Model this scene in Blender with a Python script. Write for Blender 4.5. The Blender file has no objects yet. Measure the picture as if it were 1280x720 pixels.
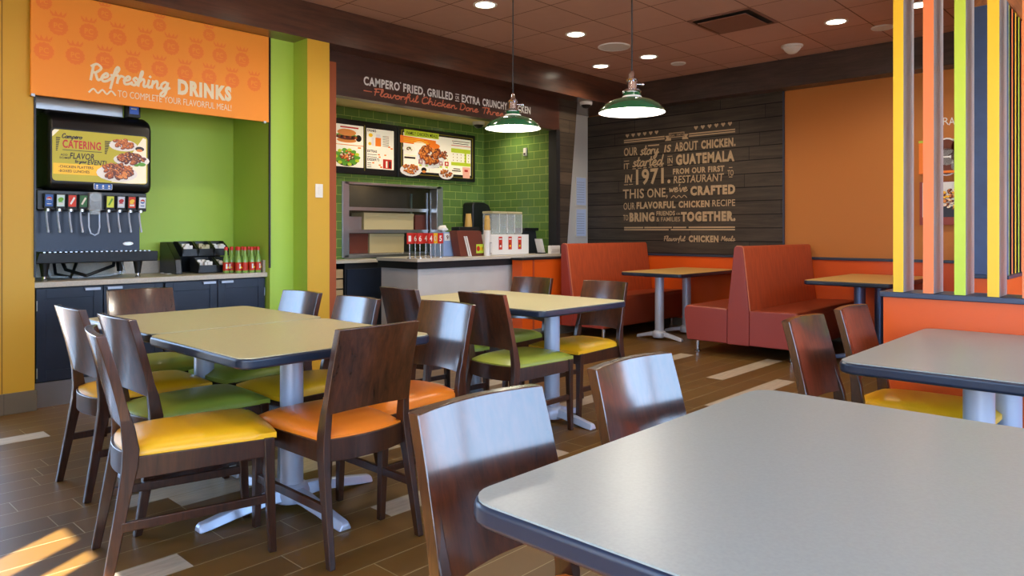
import bpy, bmesh, math, random
from mathutils import Vector, Matrix
SC = bpy.context.scene
COL = SC.collection
R = math.radians

# ------------------------------------------------------------------ camera, light, exposure
FPX, EYE, HY = 908.0, 1.21, 289.0            # focal length in pixels (1280 wide), eye height, horizon row
CY, SY = 0.7302, 0.6833                      # heading of the view in the room axes
cam_d = bpy.data.cameras.new('camera')
cam_d.sensor_width = 36.0
cam_d.lens = FPX / 1280 * 36
cam_d.shift_y = -(360 - HY) / 1280
cam_d.clip_start = 0.05
cam = bpy.data.objects.new('camera', cam_d)
COL.objects.link(cam)
cam.location = (0, 0, EYE)
cam.rotation_euler = (R(90), 0, -math.atan2(CY, SY))
SC.camera = cam

SC.view_settings.view_transform = 'Standard'
SC.view_settings.look = 'None'
SC.view_settings.gamma = 1.0
SC.view_settings.use_curve_mapping = False
SC.view_settings.exposure = -0.08

world = bpy.data.worlds.new('sky')
SC.world = world
world.use_nodes = True
wn = world.node_tree
wn.nodes.clear()
w_out = wn.nodes.new('ShaderNodeOutputWorld')
w_bg = wn.nodes.new('ShaderNodeBackground')
w_geo = wn.nodes.new('ShaderNodeTexCoord')
w_sep = wn.nodes.new('ShaderNodeSeparateXYZ')
w_ramp = wn.nodes.new('ShaderNodeValToRGB')
w_map = wn.nodes.new('ShaderNodeMapRange')
w_map.inputs['From Min'].default_value = -1
wn.links.new(w_geo.outputs['Generated'], w_sep.inputs[0])
wn.links.new(w_sep.outputs['Z'], w_map.inputs['Value'])
wn.links.new(w_map.outputs[0], w_ramp.inputs[0])
wn.links.new(w_ramp.outputs[0], w_bg.inputs[0])
wn.links.new(w_bg.outputs[0], w_out.inputs[0])
cr = w_ramp.color_ramp
cr.elements[0].position = 0.0
cr.elements[0].color = (0.42, 0.38, 0.33, 1)      # pavement outside
cr.elements[1].position = 1.0
cr.elements[1].color = (0.24, 0.48, 1.0, 1)       # zenith
e = cr.elements.new(0.49); e.color = (0.5, 0.47, 0.43, 1)
e = cr.elements.new(0.51); e.color = (0.5, 0.7, 1.0, 1)
e = cr.elements.new(0.62); e.color = (0.42, 0.65, 1.0, 1)
w_bg.inputs['Strength'].default_value = 11.0

sun_d = bpy.data.lights.new('sun', 'SUN')
sun_d.energy = 48.0
sun_d.color = (1.0, 0.95, 0.88)
sun_d.angle = R(0.6)
sun = bpy.data.objects.new('sun', sun_d)
COL.objects.link(sun)
SUN_DIR = Vector((0.857 * math.cos(R(45)), 0.515 * math.cos(R(45)), -math.sin(R(45))))
sun.rotation_euler = SUN_DIR.to_track_quat('-Z', 'Y').to_euler()

DOWN_W, PEND_W, KITCH_W = 40.0, 22.0, 18.0 # watts of downlights, pendants, kitchen downlights

# ------------------------------------------------------------------ helpers
def ray(px, py):
    r = (px - 640) / FPX
    return SY * r + CY, -CY * r + SY, (HY - py) / FPX
def onY(px, py, y):
    a, b, u = ray(px, py); d = y / b
    return Vector((a * d, y, EYE + u * d))
def onX(px, py, x):
    a, b, u = ray(px, py); d = x / a
    return Vector((x, b * d, EYE + u * d))
def onZ(px, py, z):
    a, b, u = ray(px, py); d = (z - EYE) / u
    return Vector((a * d, b * d, z))
def lin(c):
    c = c.lstrip('#')
    v = [int(c[i:i + 2], 16) / 255 for i in (0, 2, 4)]
    return tuple(x / 12.92 if x <= .04045 else ((x + .055) / 1.055) ** 2.4 for x in v) + (1,)

MATS = {}
def mat(name, color, rough=.5, metal=0, spec=.5, coat=0, coat_r=.1, emit=0, emit_c=None, alpha=1, trans=0,
        var=0, scale=6, stretch=(1, 1, 1), bump=0, bscale=60, color2=None, detail=4):
    """principled material; optional noise between color and color2 (object space) and bump"""
    m = bpy.data.materials.new(name); MATS[name] = m
    m.use_nodes = True
    n = m.node_tree; p = n.nodes['Principled BSDF']
    c = lin(color)
    p.inputs['Base Color'].default_value = c
    p.inputs['Roughness'].default_value = rough
    p.inputs['Metallic'].default_value = metal
    p.inputs['Specular IOR Level'].default_value = spec
    p.inputs['Coat Weight'].default_value = coat
    p.inputs['Coat Roughness'].default_value = coat_r
    p.inputs['Transmission Weight'].default_value = trans
    p.inputs['Alpha'].default_value = alpha
    if emit:
        p.inputs['Emission Color'].default_value = lin(emit_c or color)
        p.inputs['Emission Strength'].default_value = emit
    if var or color2 or bump:
        tc = n.nodes.new('ShaderNodeTexCoord'); mp = n.nodes.new('ShaderNodeMapping')
        mp.inputs['Scale'].default_value = stretch
        n.links.new(tc.outputs['Object'], mp.inputs[0])
    if var or color2:
        nz = n.nodes.new('ShaderNodeTexNoise'); nz.inputs['Scale'].default_value = scale
        nz.inputs['Detail'].default_value = detail
        n.links.new(mp.outputs[0], nz.inputs['Vector'])
        rp = n.nodes.new('ShaderNodeValToRGB')
        c2 = lin(color2) if color2 else tuple(min(1, x * (1 + var)) for x in c[:3]) + (1,)
        c1 = c if color2 else tuple(x * (1 - var) for x in c[:3]) + (1,)
        rp.color_ramp.elements[0].color = c1; rp.color_ramp.elements[0].position = .35
        rp.color_ramp.elements[1].color = c2; rp.color_ramp.elements[1].position = .65
        n.links.new(nz.outputs['Fac'], rp.inputs[0])
        n.links.new(rp.outputs[0], p.inputs['Base Color'])
    if bump:
        nb = n.nodes.new('ShaderNodeTexNoise'); nb.inputs['Scale'].default_value = bscale
        n.links.new(mp.outputs[0], nb.inputs['Vector'])
        bp = n.nodes.new('ShaderNodeBump'); bp.inputs['Strength'].default_value = bump
        bp.inputs['Distance'].default_value = .01
        n.links.new(nb.outputs['Fac'], bp.inputs['Height'])
        n.links.new(bp.outputs[0], p.inputs['Normal'])
    return m

def wood(name, dark, light, rough=.35, coat=.3, axis='z', scale=14, st=16, planks=0, coat_r=.15, joint=.004, spec=.5, plank_var=.35, cior=1.5):
    """wood grain running along an axis; planks = board height in metres (rows along z) with dark joints"""
    m = bpy.data.materials.new(name); MATS[name] = m
    m.use_nodes = True
    n = m.node_tree; L = n.links.new; p = n.nodes['Principled BSDF']
    tc = n.nodes.new('ShaderNodeTexCoord'); mp = n.nodes.new('ShaderNodeMapping')
    s = [1, 1, 1]; s['xyz'.index(axis)] = 1 / st
    mp.inputs['Scale'].default_value = s
    L(tc.outputs['Object'], mp.inputs[0])
    nz = n.nodes.new('ShaderNodeTexNoise'); nz.inputs['Scale'].default_value = scale * 3
    nz.inputs['Detail'].default_value = 6; nz.inputs['Roughness'].default_value = .65
    nz.inputs['Distortion'].default_value = .6
    n2 = n.nodes.new('ShaderNodeTexNoise'); n2.inputs['Scale'].default_value = scale * .25
    n2.inputs['Detail'].default_value = 3
    L(tc.outputs['Object'], n2.inputs['Vector'])
    L(mp.outputs[0], nz.inputs['Vector'])
    ad = n.nodes.new('ShaderNodeMath'); ad.operation = 'MULTIPLY_ADD'
    L(n2.outputs['Fac'], ad.inputs[0]); ad.inputs[1].default_value = .5
    L(nz.outputs['Fac'], ad.inputs[2])
    rp = n.nodes.new('ShaderNodeValToRGB')
    rp.color_ramp.elements[0].position = .5; rp.color_ramp.elements[0].color = lin(dark)
    rp.color_ramp.elements[1].position = .95; rp.color_ramp.elements[1].color = lin(light)
    L(ad.outputs[0], rp.inputs[0])
    col = rp.outputs[0]
    if planks:
        sp = n.nodes.new('ShaderNodeSeparateXYZ'); L(tc.outputs['Object'], sp.inputs[0])
        dv = n.nodes.new('ShaderNodeMath'); dv.operation = 'DIVIDE'; L(sp.outputs['Z'], dv.inputs[0]); dv.inputs[1].default_value = planks
        fl = n.nodes.new('ShaderNodeMath'); fl.operation = 'FLOOR'; L(dv.outputs[0], fl.inputs[0])
        fr = n.nodes.new('ShaderNodeMath'); fr.operation = 'FRACT'; L(dv.outputs[0], fr.inputs[0])
        wn_ = n.nodes.new('ShaderNodeTexWhiteNoise'); wn_.noise_dimensions = '1D'; L(fl.outputs[0], wn_.inputs['W'])
        # board joints along the row
        sm = n.nodes.new('ShaderNodeMath'); sm.operation = 'ADD'; L(sp.outputs['X'], sm.inputs[0]); L(sp.outputs['Y'], sm.inputs[1])
        d2 = n.nodes.new('ShaderNodeMath'); d2.operation = 'MULTIPLY_ADD'; L(sm.outputs[0], d2.inputs[0]); d2.inputs[1].default_value = .55; L(wn_.outputs['Value'], d2.inputs[2])
        f2 = n.nodes.new('ShaderNodeMath'); f2.operation = 'FRACT'; L(d2.outputs[0], f2.inputs[0])
        g2 = n.nodes.new('ShaderNodeMath'); g2.operation = 'FLOOR'; L(d2.outputs[0], g2.inputs[0])
        a2 = n.nodes.new('ShaderNodeMath'); a2.operation = 'MULTIPLY_ADD'; L(g2.outputs[0], a2.inputs[0]); a2.inputs[1].default_value = 7.31; L(fl.outputs[0], a2.inputs[2])
        w2 = n.nodes.new('ShaderNodeTexWhiteNoise'); w2.noise_dimensions = '1D'; L(a2.outputs[0], w2.inputs['W'])
        mr = n.nodes.new('ShaderNodeMapRange'); L(w2.outputs['Value'], mr.inputs['Value'])
        mr.inputs['To Min'].default_value = 1 - plank_var; mr.inputs['To Max'].default_value = 1 + plank_var
        lt = n.nodes.new('ShaderNodeMath'); lt.operation = 'GREATER_THAN'; L(fr.outputs[0], lt.inputs[0]); lt.inputs[1].default_value = joint / planks
        l2 = n.nodes.new('ShaderNodeMath'); l2.operation = 'GREATER_THAN'; L(f2.outputs[0], l2.inputs[0]); l2.inputs[1].default_value = .003
        mn = n.nodes.new('ShaderNodeMath'); mn.operation = 'MULTIPLY'; L(lt.outputs[0], mn.inputs[0]); L(l2.outputs[0], mn.inputs[1])
        m3 = n.nodes.new('ShaderNodeMath'); m3.operation = 'MULTIPLY'; L(mr.outputs[0], m3.inputs[0]); L(mn.outputs[0], m3.inputs[1])
        mx = n.nodes.new('ShaderNodeVectorMath'); mx.operation = 'SCALE'; L(col, mx.inputs[0]); L(m3.outputs[0], mx.inputs['Scale'])
        col = mx.outputs[0]
    L(col, p.inputs['Base Color'])
    p.inputs['Roughness'].default_value = rough
    p.inputs['Coat Weight'].default_value = coat
    p.inputs['Coat Roughness'].default_value = coat_r
    p.inputs['Specular IOR Level'].default_value = spec
    p.inputs['Coat IOR'].default_value = cior
    return m

def grid_mat(name, color, groutc, du, dv, gap, axes='xz', rough=.3, off=(0, 0), stagger=0, var=.15, bump=.4, coat=0, spec=.5):
    """tiles du x dv in two axes, with grout lines; per tile brightness variation"""
    m = bpy.data.materials.new(name); MATS[name] = m
    m.use_nodes = True
    n = m.node_tree; L = n.links.new; p = n.nodes['Principled BSDF']
    tc = n.nodes.new('ShaderNodeTexCoord'); sp = n.nodes.new('ShaderNodeSeparateXYZ')
    L(tc.outputs['Object'], sp.inputs[0])
    def M(op, a, b=None, c=None):
        k = n.nodes.new('ShaderNodeMath'); k.operation = op
        for i, v in enumerate((a, b, c)):
            if v is None: continue
            if isinstance(v, (int, float)): k.inputs[i].default_value = v
            else: L(v, k.inputs[i])
        return k.outputs[0]
    U = sp.outputs[axes[0].upper()]; V = sp.outputs[axes[1].upper()]
    v = M('DIVIDE', M('SUBTRACT', V, off[1]), dv)
    row = M('FLOOR', v)
    u = M('DIVIDE', M('SUBTRACT', U, off[0]), du)
    if stagger == 'random':
        w = n.nodes.new('ShaderNodeTexWhiteNoise'); w.noise_dimensions = '1D'; L(row, w.inputs['W'])
        u = M('ADD', u, w.outputs['Value'])
    elif stagger:
        u = M('MULTIPLY_ADD', row, stagger, u)
    cu = M('FLOOR', u)
    fu = M('FRACT', u); fv = M('FRACT', v)
    w = n.nodes.new('ShaderNodeTexWhiteNoise'); w.noise_dimensions = '1D'
    L(M('MULTIPLY_ADD', cu, 13.77, M('MULTIPLY', row, 3.19)), w.inputs['W'])
    inside = M('MULTIPLY', M('GREATER_THAN', fu, gap / du), M('GREATER_THAN', fv, gap / dv))
    nz = n.nodes.new('ShaderNodeTexNoise'); nz.inputs['Scale'].default_value = 9; nz.inputs['Detail'].default_value = 5
    L(tc.outputs['Object'], nz.inputs['Vector'])
    br = M('MULTIPLY_ADD', w.outputs['Value'], 2 * var, 1 - var)
    br = M('MULTIPLY', br, M('MULTIPLY_ADD', nz.outputs['Fac'], var * 1.6, 1 - var * .8))
    sc = n.nodes.new('ShaderNodeVectorMath'); sc.operation = 'SCALE'
    sc.inputs[0].default_value = lin(color)[:3]; L(br, sc.inputs['Scale'])
    mx = n.nodes.new('ShaderNodeMix'); mx.data_type = 'RGBA'
    L(inside, mx.inputs['Factor']); mx.inputs['A'].default_value = lin(groutc); L(sc.outputs[0], mx.inputs['B'])
    L(mx.outputs['Result'], p.inputs['Base Color'])
    p.inputs['Roughness'].default_value = rough
    p.inputs['Coat Weight'].default_value = coat
    p.inputs['Specular IOR Level'].default_value = spec
    if bump:
        bp = n.nodes.new('ShaderNodeBump'); bp.inputs['Strength'].default_value = bump; bp.inputs['Distance'].default_value = .003
        L(inside, bp.inputs['Height']); L(bp.outputs[0], p.inputs['Normal'])
    return m

class MB:
    """collects shapes (world coordinates) and links them as ONE mesh object"""
    def __init__(s): s.v = []; s.f = []; s.mi = []
    def add(s, vs, fs, mi=0):
        o = len(s.v); s.v += [Vector(v) for v in vs]
        s.f += [tuple(i + o for i in f) for f in fs]; s.mi += [mi] * len(fs); return s
    def box(s, a, b, mi=0):
        x0, y0, z0 = [min(a[i], b[i]) for i in range(3)]; x1, y1, z1 = [max(a[i], b[i]) for i in range(3)]
        return s.add([(x0, y0, z0), (x1, y0, z0), (x1, y1, z0), (x0, y1, z0), (x0, y0, z1), (x1, y0, z1), (x1, y1, z1), (x0, y1, z1)],
                     [(0, 3, 2, 1), (4, 5, 6, 7), (0, 1, 5, 4), (1, 2, 6, 5), (2, 3, 7, 6), (3, 0, 4, 7)], mi)
    def prism(s, pts, d, mi=0):
        """closed outline pts (3D, planar) pushed by vector d"""
        d = Vector(d); n = len(pts); pts = [Vector(p) for p in pts]
        nr = Vector((0, 0, 0))
        for i in range(n): nr += pts[i].cross(pts[(i + 1) % n])
        if nr.dot(d) > 0: pts = pts[::-1]
        return s.add(pts + [p + d for p in pts], [tuple(range(n)), tuple(range(2 * n - 1, n - 1, -1))] +
                     [(i, i + n, (i + 1) % n + n, (i + 1) % n) for i in range(n)], mi)
    def cyl(s, p0, p1, r0, r1=None, n=20, mi=0, cap=True):
        p0, p1 = Vector(p0), Vector(p1); r1 = r0 if r1 is None else r1
        ax = (p1 - p0).normalized(); u = ax.orthogonal().normalized(); w = ax.cross(u)
        vs = []
        for p, r in ((p0, r0), (p1, r1)):
            vs += [p + (u * math.cos(2 * math.pi * i / n) + w * math.sin(2 * math.pi * i / n)) * r for i in range(n)]
        fs = [(i, (i + 1) % n, (i + 1) % n + n, i + n) for i in range(n)]
        if cap: fs += [tuple(range(n - 1, -1, -1)), tuple(range(n, 2 * n))]
        return s.add(vs, fs, mi)
    def lathe(s, prof, c, n=28, mi=0):
        """prof: list of (radius, z) from bottom/outer on; axis z through c"""
        c = Vector(c); vs = []; fs = []
        for r, z in prof:
            vs += [c + Vector((r * math.cos(2 * math.pi * i / n), r * math.sin(2 * math.pi * i / n), z)) for i in range(n)]
        for k in range(len(prof) - 1):
            fs += [(k * n + i, k * n + (i + 1) % n, (k + 1) * n + (i + 1) % n, (k + 1) * n + i) for i in range(n)]
        if prof[0][0] > 1e-4: fs.append(tuple(range(n - 1, -1, -1)))
        if prof[-1][0] > 1e-4: fs.append(tuple(range((len(prof) - 1) * n, len(prof) * n)))
        return s.add(vs, fs, mi)
    def shell(s, prof, c, n=32, mi=0):
        """open lathe without end caps"""
        c = Vector(c); vs = []; fs = []
        for r, z in prof:
            vs += [c + Vector((r * math.cos(2 * math.pi * i / n), r * math.sin(2 * math.pi * i / n), z)) for i in range(n)]
        for k in range(len(prof) - 1):
            fs += [(k * n + i, k * n + (i + 1) % n, (k + 1) * n + (i + 1) % n, (k + 1) * n + i) for i in range(n)]
        return s.add(vs, fs, mi)
    def tube(s, pts, r, n=8, mi=0):
        pts = [Vector(p) for p in pts]; vs = []; fs = []
        u = None
        for k, p in enumerate(pts):
            t = (pts[min(k + 1, len(pts) - 1)] - pts[max(k - 1, 0)]).normalized()
            u = t.orthogonal().normalized() if u is None else (u - t * u.dot(t)).normalized()
            w = t.cross(u)
            vs += [p + (u * math.cos(2 * math.pi * i / n) + w * math.sin(2 * math.pi * i / n)) * r for i in range(n)]
        for k in range(len(pts) - 1):
            fs += [(k * n + i, k * n + (i + 1) % n, (k + 1) * n + (i + 1) % n, (k + 1) * n + i) for i in range(n)]
        fs += [tuple(range(n - 1, -1, -1)), tuple(range((len(pts) - 1) * n, len(pts) * n))]
        return s.add(vs, fs, mi)
    def loft(s, rings, mi=0):
        """rings of equal length (closed sections), capped"""
        n = len(rings[0]); vs = [v for r in rings for v in r]; fs = []
        for k in range(len(rings) - 1):
            fs += [(k * n + i, k * n + (i + 1) % n, (k + 1) * n + (i + 1) % n, (k + 1) * n + i) for i in range(n)]
        fs += [tuple(range(n - 1, -1, -1)), tuple(range((len(rings) - 1) * n, len(rings) * n))]
        return s.add(vs, fs, mi)
    def build(s, name, mats, parent=None, bevel=0, seg=2, smooth=40, kind=None, label=None, fix=True):
        if not isinstance(mats, (list, tuple)): mats = [mats]
        me = bpy.data.meshes.new(name)
        o_ = parent_origin(parent)
        me.from_pydata([v - o_ for v in s.v], [], s.f)
        for m in mats: me.materials.append(m)
        me.polygons.foreach_set('material_index', s.mi)
        if fix:
            bm = bmesh.new(); bm.from_mesh(me); bmesh.ops.recalc_face_normals(bm, faces=bm.faces); bm.to_mesh(me); bm.free()
        if smooth:
            me.polygons.foreach_set('use_smooth', [True] * len(me.polygons))
            me.set_sharp_from_angle(angle=R(smooth))
        me.update()
        o = bpy.data.objects.new(name, me); COL.objects.link(o)
        if parent: o.parent = parent
        if bevel:
            b = o.modifiers.new('bevel', 'BEVEL'); b.width = bevel; b.segments = seg; b.limit_method = 'ANGLE'; b.angle_limit = R(40)
            b.harden_normals = True
        if kind: o['kind'] = kind
        if label: o['label'] = label
        return o
ORIG = {}
def parent_origin(p):
    o = Vector((0, 0, 0))
    while p is not None:
        o += p.location; p = p.parent
    return o
def tag(o, label, cat, group=None):
    o['label'] = label; o['category'] = cat
    if group: o['group'] = group
    return o
def thing(name, label, cat, loc=(0, 0, 0), group=None):
    o = bpy.data.objects.new(name, None); COL.objects.link(o)
    o.location = loc; o.empty_display_size = .1
    return tag(o, label, cat, group)
def struct(mb, name, mats, bevel=0, smooth=0):
    return mb.build(name, mats, None, bevel, smooth=smooth, kind='structure')
def dup(root, loc=None, rotz=None, label=None, group=None):
    r = root.copy(); COL.objects.link(r)
    if loc is not None: r.location = loc
    if rotz is not None: r.rotation_euler = (0, 0, rotz)
    if label: r['label'] = label
    if group: r['group'] = group
    for ch in list(root.children):
        c = ch.copy(); COL.objects.link(c); c.parent = r
        for g in list(ch.children):
            d = g.copy(); COL.objects.link(d); d.parent = c
    return r

# ---- handwriting: strokes on an x-height of 1
GL = {
 'a': (1.12, [[(.85,.8),(.5,1),(.1,.6),(.2,.05),(.6,.1),(.85,.75)], [(.85,.95),(.83,.3),(1,0),(1.25,.25)]]),
 'c': (.95, [[(.8,.8),(.5,1),(.1,.55),(.3,.02),(.65,.05),(1.05,.3)]]),
 'd': (1.2, [[(.85,.8),(.5,1),(.1,.55),(.25,.03),(.6,.12),(.88,.7)], [(.98,2),(.9,.3),(1.05,0),(1.3,.25)]]),
 'e': (.95, [[(.05,.4),(.6,.6),(.7,.9),(.45,1.05),(.12,.6),(.25,.05),(.65,.05),(1.05,.35)]]),
 'f': (.85, [[(.0,.3),(.5,.95),(.85,1.75),(.65,2.05),(.45,1.6),(.4,.5),(.35,-.8)], [(.1,.9),(.9,1.0)]]),
 'g': (1.15, [[(.8,.85),(.5,1),(.12,.6),(.25,.08),(.6,.15),(.85,.85)], [(.87,.95),(.85,-.4),(.55,-.95),(.25,-.7),(.6,-.2),(1.2,.3)]]),
 'h': (1.1, [[(-.1,.3),(.3,1.5),(.25,2.0),(.12,1.6),(.12,0)], [(.13,.5),(.5,1),(.72,.7),(.72,.2),(.9,0),(1.2,.25)]]),
 'i': (.55, [[(.15,.95),(.15,.2),(.35,0),(.62,.25)], [(.17,1.38),(.23,1.48)]]),
 'k': (.95, [[(.12,2),(.12,0)], [(.7,.95),(.2,.5),(.5,.3),(.65,.0),(1.0,.2)]]),
 'l': (.55, [[(.0,.3),(.35,1.4),(.3,2),(.12,1.6),(.15,.2),(.35,0),(.65,.25)]]),
 'n': (1.1, [[(.1,.95),(.12,0)], [(.13,.5),(.5,1),(.7,.7),(.72,.2),(.9,0),(1.2,.25)]]),
 'm': (1.6, [[(.1,.95),(.12,0)], [(.13,.5),(.45,1),(.6,.7),(.6,0)], [(.61,.5),(.95,1),(1.12,.7),(1.14,.2),(1.3,0),(1.65,.25)]]),
 'o': (1.0, [[(.5,1),(.12,.6),(.25,.05),(.65,.05),(.88,.5),(.6,.98),(.45,.95)], [(.6,.95),(1.1,.75)]]),
 'p': (1.0, [[(.1,.95),(.1,-.9)], [(.12,.6),(.5,1),(.85,.6),(.6,.05),(.15,.2)]]),
 'r': (.75, [[(.1,.95),(.13,0)], [(.13,.5),(.35,.95),(.7,.9)]]),
 's': (.78, [[(.65,.85),(.4,1.02),(.2,.75),(.55,.4),(.45,.02),(.1,.1)], [(.45,.05),(.9,.3)]]),
 't': (.7, [[(.3,1.8),(.28,.3),(.45,0),(.8,.25)], [(0,1.15),(.65,1.2)]]),
 'u': (1.1, [[(.1,.95),(.12,.3),(.35,0),(.65,.3),(.75,.95)], [(.75,.9),(.78,.2),(.95,0),(1.2,.25)]]),
 'v': (.9, [[(.05,.95),(.3,.05),(.5,.1),(.75,.95),(1.0,.85)]]),
 'w': (1.2, [[(.05,.95),(.25,.05),(.5,.75),(.75,.05),(1.05,.95),(1.3,.85)]]),
 'y': (1.05, [[(.1,.95),(.15,.35),(.4,.05),(.75,.9)], [(.8,.95),(.7,-.4),(.35,-.95),(.15,-.6),(.6,-.1),(1.1,.3)]]),
 "'": (.3, [[(.15,1.9),(.1,1.5)]]), ' ': (.7, []), '-': (1.3, [[(.1,.9),(1.0,1.0)]]),
 'R': (1.25, [[(.15,1.9),(.2,0)], [(-.05,1.7),(.5,2.05),(1.05,1.6),(.6,1.0),(.25,1.0)], [(.5,1.0),(.95,.1),(1.25,.2)]]),
 'F': (1.05, [[(.25,1.9),(.2,0)], [(-.05,1.75),(.6,1.95),(1.2,2.0)], [(.0,1.0),(.8,1.1)]]),
 'C': (1.3, [[(1.1,1.6),(.8,2),(.2,1.4),(.25,.2),(.75,0),(1.3,.4)]]),
 'D': (1.45, [[(.25,1.9),(.2,.05)], [(-.05,1.8),(.7,2.0),(1.3,1.1),(.8,.05),(.1,.1)]]),
 'T': (1.15, [[(.6,1.9),(.5,0)], [(-.05,1.8),(.5,1.95),(1.25,1.95)]]),
 'W': (1.6, [[(.1,1.9),(.35,.05),(.75,1.4),(1.1,.05),(1.5,1.95)]]),
 'M': (1.45, [[(.1,0),(.3,1.9),(.7,.6),(1.15,1.95),(1.25,0)]]),
}
def smooth_line(p, k=5):
    if len(p) < 3: return [Vector((a, b)) for a, b in p]
    p = [Vector((a, b)) for a, b in p]; q = [p[0] * 2 - p[1]] + p + [p[-1] * 2 - p[-2]]; out = []
    for i in range(1, len(q) - 2):
        a, b, c, d = q[i - 1:i + 3]
        for j in range(k):
            t = j / k
            out.append(.5 * ((2 * b) + (c - a) * t + (2 * a - 5 * b + 4 * c - d) * t * t + (3 * b - a - 3 * c + d) * t ** 3))
    return out + [p[-1]]
TEXT_CACHE = {}
def text_geo(s, bold=0.0, shear=0.0):
    key = (s, bold, shear)
    if key not in TEXT_CACHE:
        cu = bpy.data.curves.new('tmp', 'FONT'); cu.body = s; cu.size = 1; cu.offset = bold; cu.shear = shear; cu.resolution_u = 3
        cu.space_character = 1 + max(bold, 0) * 3.2
        ob = bpy.data.objects.new('tmp', cu); COL.objects.link(ob)
        dg = bpy.context.evaluated_depsgraph_get()
        me = ob.evaluated_get(dg).to_mesh()
        vs = [(v.co.x, v.co.y) for v in me.vertices]; fs = [tuple(p.vertices) for p in me.polygons]
        ob.evaluated_get(dg).to_mesh_clear(); bpy.data.objects.remove(ob); bpy.data.curves.remove(cu)
        TEXT_CACHE[key] = (vs, fs)
    return TEXT_CACHE[key]

class Flat:
    """painted / printed shapes on a plane: origin o, axes u and v (unit), pushed out along n; one mesh"""
    def __init__(s, o, u, v, n):
        s.o, s.u, s.v, s.n = Vector(o), Vector(u), Vector(v), Vector(n); s.mb = MB(); s.mats = []
    def mi(s, m):
        if m not in s.mats: s.mats.append(m)
        return s.mats.index(m)
    def P(s, a, b, l): return s.o + s.u * a + s.v * b + s.n * (.0012 * l)
    def poly(s, pts, m, l=1):
        s.mb.add([s.P(a, b, l) for a, b in pts], [tuple(range(len(pts)))], s.mi(m)); return s
    def rect(s, a, b, c, d, m, l=1): return s.poly([(a, b), (c, b), (c, d), (a, d)], m, l)
    def disc(s, a, b, ra, rb, m, l=1, n=18, rot=0):
        c, q = math.cos(rot), math.sin(rot)
        return s.poly([(a + ra * math.cos(t) * c - rb * math.sin(t) * q, b + ra * math.cos(t) * q + rb * math.sin(t) * c)
                       for t in [2 * math.pi * i / n for i in range(n)]], m, l)
    def star(s, a, b, r, m, l=1, k=16, inner=.9):
        return s.poly([(a + r * (1 if i % 2 else inner) * math.cos(math.pi * i / k), b + r * (1 if i % 2 else inner) * math.sin(math.pi * i / k)) for i in range(2 * k)], m, l)
    def text(s, t, a, b, w, h, m, l=2, bold=.012, shear=0):
        vs, fs = text_geo(t, bold, shear)
        x0 = min(v[0] for v in vs); x1 = max(v[0] for v in vs)
        H_, _ = text_geo('H', bold, 0); y0 = min(v[1] for v in H_); y1 = max(v[1] for v in H_)
        k = w / (x1 - x0); q = h / (y1 - y0)
        s.mb.add([s.P(a + (x - x0) * k, b + (y - y0) * q, l) for x, y in vs], fs, s.mi(m)); return s
    def stroke(s, pts, hw, m, l=2):
        """one continuous ribbon; each point a hair higher than the last, so crossing loops stay clean"""
        pts = [p for i, p in enumerate(pts) if i == 0 or (p - pts[i - 1]).length > 1e-6]; n = len(pts)
        if n < 2: return s
        pts = [pts[0] - (pts[1] - pts[0]).normalized() * hw * .6] + pts[1:-1] + [pts[-1] + (pts[-1] - pts[-2]).normalized() * hw * .6]
        vs = []; s.lift = getattr(s, 'lift', 0) + .06
        for i, p in enumerate(pts):
            d = (pts[min(i + 1, n - 1)] - pts[max(i - 1, 0)]).normalized(); q = Vector((-d.y, d.x)) * hw
            h = l + s.lift % 1.5 + i * .02
            vs += [s.P(*(p + q), h), s.P(*(p - q), h)]
        s.mb.add(vs, [(2 * i, 2 * i + 1, 2 * i + 3, 2 * i + 2) for i in range(n - 1)], s.mi(m))
        return s
    def script(s, t, a, b, w, xh, m, l=2, hw=.13, slant=.25):
        tot = sum(GL[c][0] for c in t); x = 0; k = w / tot
        for c in t:
            adv, sts = GL[c]
            for st in sts:
                s.stroke([Vector((a + (x + p.x) * k + p.y * xh * slant, b + p.y * xh)) for p in smooth_line(st)], hw * xh, m, l)
            x += adv
        return s
    def zig(s, a, b, w, h, k, hw, m, l=2):
        return s.stroke(smooth_line([(a + w * i / (2 * k), b + (h if i % 2 else 0)) for i in range(2 * k + 1)], 3), hw, m, l)
    def build(s, name, parent=None, label=None):
        return s.mb.build(name, s.mats, parent, smooth=0, label=label, fix=False)

# ------------------------------------------------------------------ materials
m_yel = mat('paint yellow', '#D2A428', .5)
m_lime = mat('paint lime', '#AED150', .5)
m_oran = mat('paint orange', '#C0752E', .55)
m_red = mat('laminate red orange', '#DC560C', .4)
m_jamb = mat('paint burnt orange', '#A04E22', .5)
m_white = mat('paint white', '#C9C7C0', .6)
m_kceil = mat('kitchen ceiling', '#E6D694', .7)
m_ceil = grid_mat('ceiling tiles brown', '#B68E7C', '#745444', .61, .61, .012, 'xy', .9, (.505, .355), 0, .06, .5, spec=.2)
m_floor = grid_mat('floor wood look plank tile', '#64481F', '#948660', 1.22, .1525, .004, 'xy', .4, (.12, .037), 'random', .13, .35, spec=.28)
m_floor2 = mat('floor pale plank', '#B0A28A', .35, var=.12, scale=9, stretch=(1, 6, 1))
m_tile = grid_mat('green wall tile', '#5F803C', '#9DB258', .2, .1, .006, 'xz', .22, (0, .02), .5, .10, .5)
m_tile2 = grid_mat('green wall tile side', '#5F803C', '#9DB258', .2, .1, .006, 'yz', .22, (0, .02), .5, .10, .5)
m_base = grid_mat('base tile taupe', '#6E6657', '#4E483F', .3, .3, .003, 'xz', .4, (0, -.1), 0, .06)
m_beam = wood('beam dark wood', '#2A1914', '#5C3726', .32, .6, 'x', 7, 10, coat_r=.22)
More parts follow.
